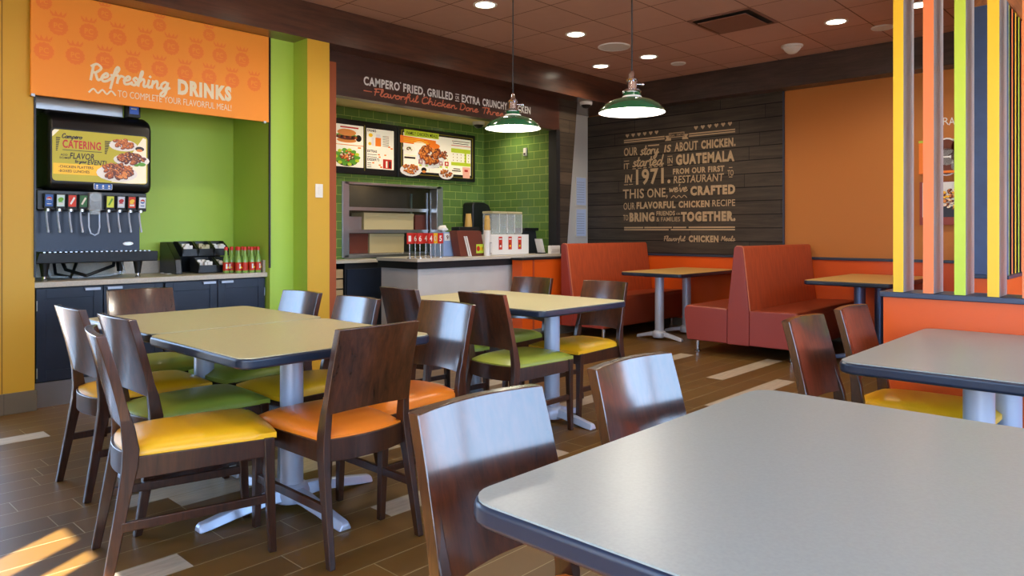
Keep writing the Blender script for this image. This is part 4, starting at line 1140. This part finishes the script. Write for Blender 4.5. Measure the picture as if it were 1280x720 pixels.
def z6(txt, x0, x1, yb, cap, *k): put(f, txt, 700 + x0 / 3.2, 700 + x1 / 3.2, 260 + yb / 3.2, cap / 3.2, *k)
z6('TO', 253, 273, 50, 22, 'b', 0); z6('BRING', 278, 378, 55, 36, 'b', .04); z6('FRIENDS', 386, 460, 31, 18, 'b', .02); z6('& FAMILIES', 386, 480, 54, 17, 'b', -.005); z6('OR', 465, 481, 28, 9, 'b', 0); z6('TOGETHER.', 484, 702, 54, 38, 'b', .045)
f.build('lettering', t)
f = story()
z6('Flavorful', 415, 502, 131, 9.5, 's'); z6('CHICKEN', 515, 634, 136, 26, 'b', .035); z6('Meals', 644, 702, 131, 9.5, 's')
f.build('lettering', t)

# two framed notices on the white hall wall
for py0, py1, lab in ((222, 257, 'upper printed notice on the white wall by the wood cladding'), (261, 296, 'lower printed notice on the white wall by the wood cladding')):
    a, c = onY(719, py1, 6.27), onY(732, py0, 6.27)
    n = thing('wall_notice', lab, 'notice', (a.x, 6.27, a.z))
    MB().box((a.x, 6.258, a.z), (c.x, 6.27, c.z)).build('acrylic_frame', m_trimw, n, bevel=.003)
    f = Flat((a.x, 6.2575, a.z), (1, 0, 0), (0, 0, 1), (0, -1, 0)); W_, H_ = c.x - a.x, c.z - a.z
    f.rect(.01, .01, W_ - .01, H_ - .01, mat('notice sheet', '#BFD0EE', .5), 1)
    for k in range(9): f.rect(.02, H_ * (.12 + .085 * k), W_ * .8, H_ * (.12 + .085 * k) + .008, mat('notice print', '#9AA8C0', .6) if k == 0 else MATS['notice print'], 2)
    f.build('notice_sheet', n)

# pictures on the orange wall behind the slats
def art(px0, py0, px1, py1, label, kind):
    a, c = onX(px0, py0, 8.3), onX(px1, py1, 8.3)
    y0, y1, zt_, zb_ = a.y, c.y, a.z, c.z
    n = thing('wall_picture', label, 'picture', (8.29, y0, zb_))
    MB().box((8.25, y1, zb_ - .0), (8.298, y0, zt_)).build('picture_board', m_sgnd if kind == 'pots' else m_bvin, n, bevel=.004)
    f = Flat((8.2495, y0, zb_), (0, -1, 0), (0, 0, 1), (-1, 0, 0)); W_, H_ = y0 - y1, zt_ - zb_
    if kind == 'pots':
        f.rect(0, H_ * .93, W_, H_, m_fl, 1)
        f.rect(W_ * .35, H_ * .06, W_, H_ * .9, e_bk, 2)
        for i in range(3):
            for j in range(3): f.disc(W_ * (.45 + .22 * i), H_ * (.2 + .27 * j), .10, .10, m_paper, 3, 20); f.disc(W_ * (.45 + .22 * i), H_ * (.2 + .27 * j), .085, .085, [e_ck3, e_pl, e_ck3][(i + j) % 3], 4, 20)
    else:
        f.rect(W_ * .05, H_ * .18, W_ * .95, H_ * .98, m_paper, 1); f.rect(W_ * .3, H_ * .18, W_ * .95, H_ * .42, m_navy, 2)
        plate(f, W_ * .6, H_ * .6, W_ * .32, H_ * .3, [e_ck2, e_yb, e_ck3, e_cr], 50, 3, None, .18)
    f.build('picture_print', n)
    return n
art(1150, 177, 1230, 214, 'upper food picture with round bowls, glimpsed between the coral and lime slats', 'pots')
art(1151, 228, 1230, 281, 'lower food picture of yellow fries, glimpsed between the coral and lime slats', 'fries')
t = thing('picture_shelf', 'thin orange ledge on the wall between the two food pictures', 'shelf', (8.25, 1.9, 1.8))
a, c = onX(1149, 218, 8.24), onX(1230, 214, 8.24)
MB().box((8.22, c.y, a.z), (8.3, a.y, a.z + .025)).build('ledge', m_sgnd, t, bevel=.003)
a, c = onX(1146, 260, 8.24), onX(1230, 256, 8.24)
t = thing('wall_lettering', 'white capitals high on the orange wall, seen between the slats', 'lettering', (8.29, 1.7, 2.25))
f = Flat((8.2995, 0, 0), (0, -1, 0), (0, 0, 1), (-1, 0, 0))
for ch, px in (('R', 1178.5), ('A', 1186), ('F', 1214.5)):
    q = onX(px, 156.5, 8.2995); f.text(ch, -q.y, q.z, .055, .075, m_paper, 1, .0)
f.build('letters', t)

# ------------------------------------------------------------------ menu screens
def screen(px0, px1, label, ratio=None):
    a, c = onY(px0, 200, 6.95), onY(px1, 200, 6.95)
    x0, x1, z0, z1 = a.x, c.x, 1.862, 2.475
    n = thing('menu_screen', label, 'screen', ((x0 + x1) / 2, 6.95, z0))
    MB().box((x0, 6.95, z0), (x1, 6.998, z1)).build('screen_housing', m_black, n, bevel=.006)
    f = Flat((x0 + .03, 6.9495, z0 + .03), (1, 0, 0), (0, 0, 1), (0, -1, 0))
    return n, f, x1 - x0 - .06, z1 - z0 - .06
e_wh, e_blk, e_lime, e_gold = em('screen white', '#F3E8CE', .34), em('screen black', '#0B0A09', .05), em('screen lime', '#B9C92B', .25), em('screen gold line', '#8F7D1E', .3)
n, f, W_, H_ = screen(497.5, 594, 'menu screen on the right with a family meal platter')
f.rect(0, 0, W_, H_, e_blk, 1)
for u0, v0, u1, v1 in ((.015, .02, .985, .03), (.015, .97, .985, .98), (.015, .02, .022, .98), (.978, .02, .985, .98)): f.rect(W_ * u0, H_ * v0, W_ * u1, H_ * v1, e_gold, 2)
f.rect(.04 * W_, .09 * H_, .955 * W_, .93 * H_, e_wh, 2)
f.poly([(.0 * W_, .7 * H_), (.46 * W_, .68 * H_), (.46 * W_, .82 * H_), (.0 * W_, .86 * H_)], e_or, 3)
f.poly([(.05 * W_, .86 * H_), (.5 * W_, .86 * H_), (.5 * W_, .99 * H_), (.05 * W_, 1.0 * H_)], e_lime, 4)
f.text('FAMILY CHICKEN MEALS', .08 * W_, .89 * H_, .4 * W_, .07 * H_, e_blk, 5, .02)
for k in range(3): f.rect(.04 * W_, (.8 - .035 * k) * H_, (.3 + .05 * k) * W_, (.812 - .035 * k) * H_, e_yb, 5)
f.disc(.11 * W_, .58 * H_, .08 * W_, .085 * H_, e_pl, 3); f.disc(.11 * W_, .58 * H_, .068 * W_, .068 * H_, e_cr, 4); plate(f, .11 * W_, .58 * H_, .05 * W_, .05 * H_, [e_bk, e_ck3, e_gr], 8, 5, None, .3)
plate(f, .39 * W_, .5 * H_, .17 * W_, .26 * H_, [e_ck, e_ck2, e_ck3, e_ck], 46, 5, e_pl, .3)
plate(f, .57 * W_, .52 * H_, .06 * W_, .12 * H_, [e_ck3, e_ck], 14, 5, None, .4)
f.disc(.44 * W_, .7 * H_, .07 * W_, .06 * H_, e_or, 9); f.disc(.25 * W_, .71 * H_, .08 * W_, .05 * H_, e_cr, 4)
plate(f, .13 * W_, .14 * H_, .12 * W_, .13 * H_, [e_ck2, e_ck], 28, 6, e_pl, .22); f.disc(.3 * W_, .14 * H_, .035 * W_, .055 * H_, e_blk, 5); f.disc(.3 * W_, .1 * H_, .025 * W_, .03 * H_, e_ck2, 6)
plate(f, .6 * W_, .1 * H_, .09 * W_, .11 * H_, [e_ck2, e_ck3, e_ck], 22, 6, e_pl, .26)
for x in (.23, .31, .5, .58): f.rect(x * W_, .27 * H_, (x + .055) * W_, .37 * H_, e_rd, 4); f.rect((x + .01) * W_, .22 * H_, (x + .045) * W_, .26 * H_, e_lime, 4); f.disc((x + .0275) * W_, .32 * H_, .012 * W_, .025 * H_, e_wh, 5, 10)
f.rect(.05 * W_, .365 * H_, .19 * W_, .405 * H_, e_bk, 4); f.rect(.4 * W_, .365 * H_, .46 * W_, .4 * H_, e_bk, 4)
for k in range(4): f.rect(.4 * W_, (.33 - .04 * k) * H_, (.46 + .015 * k) * W_, (.34 - .04 * k) * H_, e_bk, 4)
for u0, v0, u1, v1 in ((.05, .43, .63, .437), (.37, .12, .375, .43), (.62, .2, .625, .43)): f.rect(u0 * W_, v0 * H_, u1 * W_, v1 * H_, e_lime, 3)
f.rect(.67 * W_, .6 * H_, .95 * W_, .7 * H_, e_lime, 4); f.rect(.67 * W_, .3 * H_, .95 * W_, .38 * H_, e_lime, 4); f.rect(.86 * W_, .38 * H_, .89 * W_, .6 * H_, e_lime, 5)
for i in range(5):
    for j in range(3): f.disc((.7 + .055 * i) * W_, (.42 + .07 * j) * H_, .006 * W_, .014 * H_, e_bk, 6, 8)
for k, (x0, x1) in enumerate(((.68, .94), (.69, .92), (.67, .95))): f.rect(x0 * W_, (.86 - .05 * k) * H_, x1 * W_, (.875 - .05 * k) * H_, [e_bk, e_bk, e_rd][k], 4)
f.poly([(.84 * W_, .02 * H_), (.94 * W_, .02 * H_), (.945 * W_, .28 * H_), (.83 * W_, .28 * H_)], mat('screen pink bag', '#E0A58C', .5, emit=.4), 4); f.rect(.86 * W_, .17 * H_, .91 * W_, .22 * H_, e_rd, 5)
f.rect(.70 * W_, .215 * H_, .8 * W_, .235 * H_, e_bk, 4); f.rect(.68 * W_, .165 * H_, .81 * W_, .19 * H_, e_bk, 4)
f.build('menu_picture', n)
n, f, W_, H_ = screen(399, 496.5, 'menu screen on the left with sandwich, salad and drinks, cut by the jamb')
f.rect(0, 0, W_, H_, e_blk, 1)
U = lambda px: (onY(px, 200, 6.95).x - onY(399, 200, 6.95).x - .03)
f.rect(.02 * W_, .08 * H_, U(454), .94 * H_, e_wh, 2); f.rect(U(458), .08 * H_, U(492), .92 * H_, e_wh, 2); f.rect(U(455.3), .02 * H_, U(456), .97 * H_, e_gold, 2)
f.rect(.02 * W_, .52 * H_, U(454), .535 * H_, e_ck2, 3); f.rect(U(425), .9 * H_, U(448), .87 * H_, e_rd, 3)
cx = U(433)
f.disc(cx, .62 * H_, .13 * W_, .05 * H_, e_ck2, 3); f.disc(cx, .68 * H_, .135 * W_, .05 * H_, e_ck3, 4); f.disc(cx, .72 * H_, .14 * W_, .04 * H_, e_gr, 5); f.disc(cx, .78 * H_, .125 * W_, .07 * H_, e_ck2, 6); f.disc(cx + .16 * W_, .68 * H_, .04 * W_, .07 * H_, e_blk, 4)
f.disc(cx + .005, .25 * H_, .16 * W_, .16 * H_, e_blk, 3); f.disc(cx + .005, .29 * H_, .15 * W_, .15 * H_, e_gr, 4); plate(f, cx + .005, .3 * H_, .12 * W_, .13 * H_, [e_or, e_ck3, e_cr, e_rd, e_gr], 30, 5, None, .25)
for k in range(14): f.disc(cx + .005 + .15 * W_ * math.cos(k * .449), .28 * H_ + .15 * H_ * math.sin(k * .449), .03 * W_, .035 * H_, [e_gr, e_lime][k % 2], 4.3, 8)
for k in range(11): f.disc(cx - .12 * W_ + .024 * W_ * k, (.685 + .012 * (k % 2)) * H_, .02 * W_, .03 * H_, [e_ck3, e_ck, e_bk][k % 3], 5.5, 8)
f.rect(U(447), .47 * H_, U(451), .5 * H_, e_or, 3)
f.text('DRINKS', U(459), .85 * H_, U(470) - U(459), .055 * H_, e_blk, 3, .03); f.text('EXTRAS', U(459), .42 * H_, U(471) - U(459), .055 * H_, e_blk, 3, .03); f.text('DESSERTS', U(459), .245 * H_, U(474) - U(459), .055 * H_, e_blk, 3, .03)
f.rect(U(469), .56 * H_, U(476), .74 * H_, e_or, 3); f.rect(U(469.5), .74 * H_, U(475.5), .82 * H_, e_pl, 3); f.rect(U(464), .56 * H_, U(467.5), .74 * H_, e_pl, 3); f.disc(U(462), .6 * H_, .022 * W_, .035 * H_, e_yb, 4); f.disc(U(463), .78 * H_, .03 * W_, .04 * H_, e_yb, 4)
for k in range(7): f.rect(U(478), (.78 - .035 * k) * H_, U(486), (.79 - .035 * k) * H_, e_bk, 3)
for px, v in ((485, .55), (488, .52), (472, .37), (480, .37), (473, .32), (465, .19), (473, .15), (475, .11)): f.rect(U(px), v * H_, U(px + 2.6), (v + .03) * H_, e_or, 3)
for v in (.37, .32, .19, .15, .11): f.rect(U(459), v * H_, U(471 if v > .2 else 464), (v + .012) * H_, e_bk, 3)
f.rect(U(478.5), .1 * H_, U(489.5), .3 * H_, e_rd, 3); f.rect(U(482), .12 * H_, U(484), .26 * H_, e_wh, 4); f.rect(U(486), .12 * H_, U(488), .26 * H_, e_bk, 4)
f.build('menu_picture', n)

# ------------------------------------------------------------------ kitchen pass with shelves
t = thing('pass_window_frame', 'stainless frame lining the kitchen pass window under the menu screens', 'frame', ((wx0 + wx1) / 2, 7.0, wz0))
b = MB().box((wx0 - .03, 6.985, wz0 - .02), (wx0 + .06, 7.12, wz1 + .03)).box((wx1 - .07, 6.985, wz0 - .02), (wx1 + .03, 7.12, wz1 + .03))
b.box((wx0, 6.985, wz1 - .0), (wx1, 7.12, wz1 + .03)).box((wx0, 6.985, wz0 - .03), (wx1, 7.12, wz0 + .01)); b.build('frame', m_steel, t, bevel=.003)
t = thing('heated_shelf', 'stainless two level holding shelf inside the kitchen pass', 'shelf', ((wx0 + wx1) / 2, 7.3, .9))
for z in (1.21, 1.475):
    s_ = MB().box((wx0 + .07, 7.14, z), (wx1 - .075, 7.5, z + .018)).build('shelf', m_steel, t)
    MB().box((wx0 + .09, 7.132, z - .022), (wx1 - .1, 7.142, z + .018)).build('ticket_rail', m_steel, s_)
for x in (wx0 + .09, wx1 - .09):
    for y in (7.16, 7.48): MB().box((x - .012, y - .012, .0), (x + .012, y + .012, 1.7)).build('post', m_steel, t)
MB().box((wx0 + .07, 7.14, .925), (wx1 - .075, 7.5, .945)).build('shelf', m_steel, t)
def carton(px0, px1, zb_, h, m, lab, y=7.2, d=.25):
    a, c = onY(px0, 290, y).x, onY(px1, 290, y).x
    n = thing('carton', lab, 'box', ((a + c) / 2, y, zb_))
    MB().box((a, y, zb_), (c, y + d, zb_ + h)).build('box_body', m, n, bevel=.003)
    MB().box((a - .003, y - .003, zb_ + h - .03), (c + .003, y + d + .003, zb_ + h + .004)).build('box_lid', m, n, bevel=.002)
carton(455, 517, 1.229, .20, m_box, 'wide cream carton on the middle shelf of the kitchen pass')
carton(519, 542, 1.229, .19, m_brown, 'brown carton at the right of the middle shelf in the pass')
carton(462, 505, .946, .23, m_box, 'cream carton on the bottom level of the kitchen pass')
carton(437, 460, .946, .23, m_brown, 'brown carton on the bottom level, left of the cream one')
carton(433, 452, 1.229, .15, m_steel, 'steel container at the left of the middle shelf in the pass')

# ------------------------------------------------------------------ service counter, back counter
C0, C1, CYF, CZ = 4.63, 6.905, 5.62, .935
t = thing('service_counter', 'service counter with pale top, black band and off white front panel', 'counter', (5.8, 5.95, 0))
MB().box((C0, CYF, CZ - .034), (6.93, 6.3, CZ)).build('counter_top', m_sctop, t, bevel=.004)
MB().box((C0 + .012, CYF + .015, CZ - .105), (6.85, 6.29, CZ - .035)).build('band', m_blackm, t)
MB().box((C0 + .05, CYF + .05, 0), (6.85, 6.28, CZ - .106)).build('front_panel', m_panelw, t, bevel=.003)
CB = 5.06
t = thing('back_counter', 'low dark back counter with open shelf and door left of the service counter', 'counter', (4.4, 6.75, 0))
MB().box((3.62, 6.62, .865), (CB - .02, 6.98, .895)).build('counter_top', m_sctop, t, bevel=.003)
b = MB().box((3.62, 6.66, 0), (4.33, 6.98, .864)).box((4.33, 6.66, .0), (4.48, 6.98, .1)).box((4.33, 6.9, .1), (4.48, 6.98, .864)).box((4.48, 6.66, 0), (CB - .03, 6.98, .864)).box((4.33, 6.66, .45), (4.48, 6.9, .48))
b.build('carcass', m_dark, t)
d = MB().box((4.5, 6.64, .08), (CB - .05, 6.66, .80)).build('door', m_navy, t, bevel=.003)
MB().cyl((CB - .1, 6.615, .5), (CB - .1, 6.615, .74), .007, n=10).build('handle', m_chrome, d)
b = MB()
for k in range(3): b.box((4.345, 6.67, .105 + .11 * k), (4.465, 6.88, .2 + .11 * k)); b.box((4.345, 6.67, .485 + .11 * k), (4.465, 6.88, .58 + .11 * k))
b.build('drawer_front', m_card, t)

Zc = CZ + .001
def at(px, y): return onY(px, 300, y).x
# number placards on wire stands
plac = [(512, '1'), (519, '6'), (525, '6'), (532, '4'), (538.5, '4'), (544, '0'), (550.5, '5')]
for k, (px, n_) in enumerate(plac):
    y = 5.76 + .10 * (k % 2); x = at(px, y)
    t = thing('table_number', ['leftmost red number placard on a wire stand on the service counter', 'red number placard second from the left on the counter', 'red number placard, third from the left on the counter', 'red placard with a 4, in the middle of the row', 'red placard just right of the middle of the row', 'yellow number placard near the blue napkin box', 'red number placard closest to the blue napkin box'][k], 'number placard', (x, y, Zc), 'number placards on the counter')
    MB().lathe([(.028, 0), (.028, .006), (.006, .01), (.003, .012), (.003, .22)], (x, y, Zc), 14).build('stand', m_chrome, t)
    MB().box((x - .036, y - .003, Zc + .145), (x + .036, y + .003, Zc + .255)).build('placard', m_fy if k == 5 else m_red2, t)
    f = Flat((x - .018, y - .0035, Zc + .17), (1, 0, 0), (0, 0, 1), (0, -1, 0)); f.text(n_, 0, 0, .034, .058, m_paper, 1, .02); f.build('numeral', t)
x0, x1 = at(553, 5.95), at(577, 5.95)
t = thing('napkin_dispenser', 'frosted blue grey bin with sloped shoulder on the service counter', 'bin', ((x0 + x1) / 2, 6.0, Zc))
MB().prism([(x0, 5.93, Zc), (x1, 5.93, Zc), (x1, 5.93, Zc + .18), (x1 - .05, 5.93, Zc + .265), (x0, 5.93, Zc + .265)], (0, .24, 0)).build('bin_body', m_bluebox, t, bevel=.006)
cd = MB().box((x0 + .01, 5.925, Zc + .17), (x0 + .09, 5.93, Zc + .25)).build('number_card', m_paper, t)
f = Flat((x0 + .035, 5.9245, Zc + .185), (1, 0, 0), (0, 0, 1), (0, -1, 0)); f.text('9', 0, 0, .03, .045, m_brown, 1, .02); f.build('numeral', cd)
t = thing('crumpled_napkin', 'crumpled white napkin lying on top of the frosted blue bin', 'napkin', (x0 + .05, 6.0, Zc + .266))
b = MB(); b.lathe([(.03, 0), (.06, .015), (.055, .04), (.02, .065), (.001, .06)], (x0 + .06, 6.02, Zc + .266), 9)
rr = random.Random(2); b.v = [v + Vector((rr.uniform(-.012, .012), rr.uniform(-.012, .012), rr.uniform(0, .012))) for v in b.v]
b.build('paper', m_paper, t, smooth=0)
x0, x1 = at(570, 5.80), at(606, 5.80)
t = thing('brochure_holder', 'brown sloped brochure holder with a green leaflet on the service counter', 'holder', ((x0 + x1) / 2, 5.85, Zc))
MB().prism([(x0 + .06, 5.79, Zc), (x1, 5.79, Zc), (x1 - .07, 5.79, Zc + .28), (x0 - .0, 5.79, Zc + .28)], (0, .12, 0)).build('holder_body', m_brown, t, bevel=.005)
for q in (.10, .13): MB().prism([(x0 + q + .07, 5.778, Zc), (x0 + q + .085, 5.778, Zc), (x0 + q + .015, 5.778, Zc + .22), (x0 + q + .0, 5.778, Zc + .22)], (0, .01, 0)).build('divider', m_paper, t)
f = Flat((x1 - .145, 5.789, Zc + .03), (1, 0, 0), (0, 0, 1), (0, -1, 0)); f.rect(0, 0, .13, .1, m_fl, 1).disc(.03, .05, .025, .03, m_red2, 2).disc(.08, .05, .025, .025, m_fy, 2).disc(.11, .06, .018, .02, m_lime, 2); f.build('leaflet', t)
x0, x1 = at(569, 6.22), at(594, 6.22)
t = thing('order_terminal', 'black terminal stand with flat top behind the brown brochure holder', 'terminal', ((x0 + x1) / 2, 6.22, Zc))
MB().box((x0 + .05, 6.19, Zc), (x1 - .05, 6.26, Zc + .28)).build('terminal_stand', m_black, t, bevel=.004)
MB().box((x0, 6.15, Zc + .28), (x1, 6.29, Zc + .325)).build('terminal_top', m_black, t, bevel=.006)
x = at(585.5, 6.22)
c = thing('paper_cup', 'single gold paper cup standing upside down on the black terminal', 'cup', (x, 6.22, Zc + .326))
MB().lathe([(.045, 0), (.045, .006), (.031, .155)], (x, 6.22, Zc + .326), 22).build('cup_body', m_cup, c)
x = at(609, 5.74)
t = thing('cup_tube', 'tall white cup tube holding a stack of gold paper cups', 'cup dispenser', (x, 5.74, Zc))
MB().cyl((x, 5.74, Zc), (x, 5.74, Zc + .285), .038, n=24).build('tube', m_paper, t)
MB().lathe([(.032, .285), (.035, .30), (.035, .34), (.032, .35), (.032, .41), (.027, .415), (.024, .45)], (x, 5.74, Zc), 20).build('cup_stack', m_cup, t)
f = Flat((x, 5.700, Zc + .02), (1, 0, 0), (0, 0, 1), (0, -1, 0)); f.rect(0, 0, .034, .13, m_steel, 1).rect(.005, .01, .029, .12, m_paper, 2); f.build('tube_label', t)
x0, x1 = onY(579, 270, 6.98).x, onY(603, 270, 6.98).x
z0, z1 = onY(590, 291, 6.9).z, onY(590, 253, 6.9).z
t = thing('towel_dispenser', 'black rounded towel dispenser mounted on the green tiles in the kitchen corner', 'towel dispenser', ((x0 + x1) / 2, 6.9, z0))
MB().prism([(x0, 6.80, z0), (x1, 6.80, z0), (x1, 6.80, z1 - .12), (x1 - .05, 6.80, z1 - .03), (x1 - .14, 6.80, z1), (x0 + .03, 6.80, z1), (x0, 6.80, z1 - .03)], (0, .195, 0)).build('dispenser_cover', m_black, t, bevel=.02, seg=3)
MB().box((x0 + .05, 6.82, z0 - .02), (x1 - .05, 6.9, z0 + .01)).build('paper_slot', m_dark, t)
# clear drink dispensers on their white stand
x0, x1 = at(613.5, 5.86), at(661, 5.86)
t = thing('dispenser_stand', 'white boxed stand with three red flavour labels', 'stand', ((x0 + x1) / 2, 5.95, Zc))
MB().box((x0, 5.86, Zc), (x1, 6.12, Zc + .235)).build('stand_body', m_paper, t, bevel=.004)
for k, px in enumerate((625.5, 637.5, 649.5)):
    xx = at(px, 5.86)
    f = Flat((xx - .03, 5.859, Zc + .06), (1, 0, 0), (0, 0, 1), (0, -1, 0)); f.rect(0, 0, .06, .15, m_sauce, 1).rect(.007, .115, .053, .13, m_paper, 2).disc(.03, .04, .014, .014, [m_paper, m_fy, m_fl][k], 2, 12).disc(.022, .065, .011, .013, m_brown, 2, 10); f.build('flavour_label', t)
a0 = at(614.5, 5.95); W_ = (x1 - a0 - .03) / 4
for k in range(4):
    a = a0 + k * W_
    t = thing('juice_container', ['leftmost clear juice container on the white stand', 'second clear juice container from the left', 'third clear juice container from the left', 'rightmost clear juice container'][k], 'container', (a + W_ / 2, 6.0, Zc + .236), 'clear juice containers')
    zz = Zc + .236
    b = MB().prism([(a + .002, 5.94, zz), (a + W_ - .004, 5.94, zz), (a + W_ - .003, 5.94, zz + .245), (a + .001, 5.94, zz + .245)], (0, .16, 0)); b.build('tank', m_glass, t, bevel=.006)
    MB().box((a + .001, 5.935, zz + .245), (a + W_ - .003, 6.105, zz + .272)).build('lid', m_lam, t, bevel=.004)
    MB().cyl((a + W_ - .012, 5.934, zz + .02), (a + W_ - .012, 5.934, zz + .24), .004, n=8).build('edge_strip', m_paper, t)
x0, x1 = at(654, 5.98), at(671, 5.98)
t = thing('card_terminal_stand', 'dark stand with black slanted top and leaflets, right of the white stand', 'stand', ((x0 + x1) / 2, 6.0, Zc))
x0 = max(x0, at(661, 5.86) + .01); x1 = min(x1, 6.87)
MB().prism([(x0 + .0, 5.98, Zc), (x1 + .03, 5.98, Zc), (x1 - .02, 5.98, Zc + .28), (x0 + .0, 5.98, Zc + .28)], (0, .16, 0)).build('stand_body', m_dark, t, bevel=.004)
MB().box((x0 - .005, 5.95, Zc + .28), (x1, 6.16, Zc + .315)).build('stand_top', m_black, t, bevel=.004)
t = thing('leaflet_rack', 'pair of white leaflets leaning at the right of the service counter', 'leaflets', (at(677, 5.8), 5.8, Zc))
xa = at(677, 5.8)
for q in (0, .03): MB().prism([(xa + q + .02, 5.79, Zc), (xa + q + .03, 5.79, Zc), (xa + q - .03, 5.79, Zc + .18), (xa + q - .04, 5.79, Zc + .18)], (0, .09, 0)).build('leaflet', m_paper, t)
MB().box((xa - .02, 5.785, Zc), (xa + .07, 5.885, Zc + .012)).build('rack_foot', m_dark, t)
x0, x1 = at(687.5, 5.64), at(699, 5.64)
t = thing('tip_box', 'small white box at the right end of the service counter', 'box', ((x0 + x1) / 2, 5.65, Zc))
MB().box((x0, 5.625, Zc), (x1, 5.673, Zc + .1)).build('box_body', m_paper, t, bevel=.004)
MB().box((x0 + .02, 5.621, Zc + .03), (x1 - .02, 5.626, Zc + .06)).build('box_label', m_trimw, t)
p = onX(657.5, 190, 6.93)
t = thing('wall_sensor', 'small white sensor box on the green tiled side wall', 'sensor', p)
MB().box((6.90, p.y - .025, p.z - .05), (6.93, p.y + .025, p.z + .05)).build('sensor_body', m_trimw, t, bevel=.006)
MB().box((6.897, p.y - .015, p.z - .04), (6.902, p.y + .015, p.z - .015)).build('sensor_lens', m_black, t)
# kitchen lights
downlight(6.62, 6.35, 2.62, 'recessed downlight in the service area ceiling washing the tiled side wall', KITCH_W, .06)
downlight(4.9, 6.4, 2.62, 'recessed downlight in the service area ceiling above the back counter', KITCH_W, .06)
downlight(5.8, 6.4, 2.62, 'recessed downlight in the service area ceiling above the counter', KITCH_W, .06)
downlight(5.3, 7.35, 2.0, 'downlight inside the kitchen pass above the shelves', KITCH_W * .35, .05)
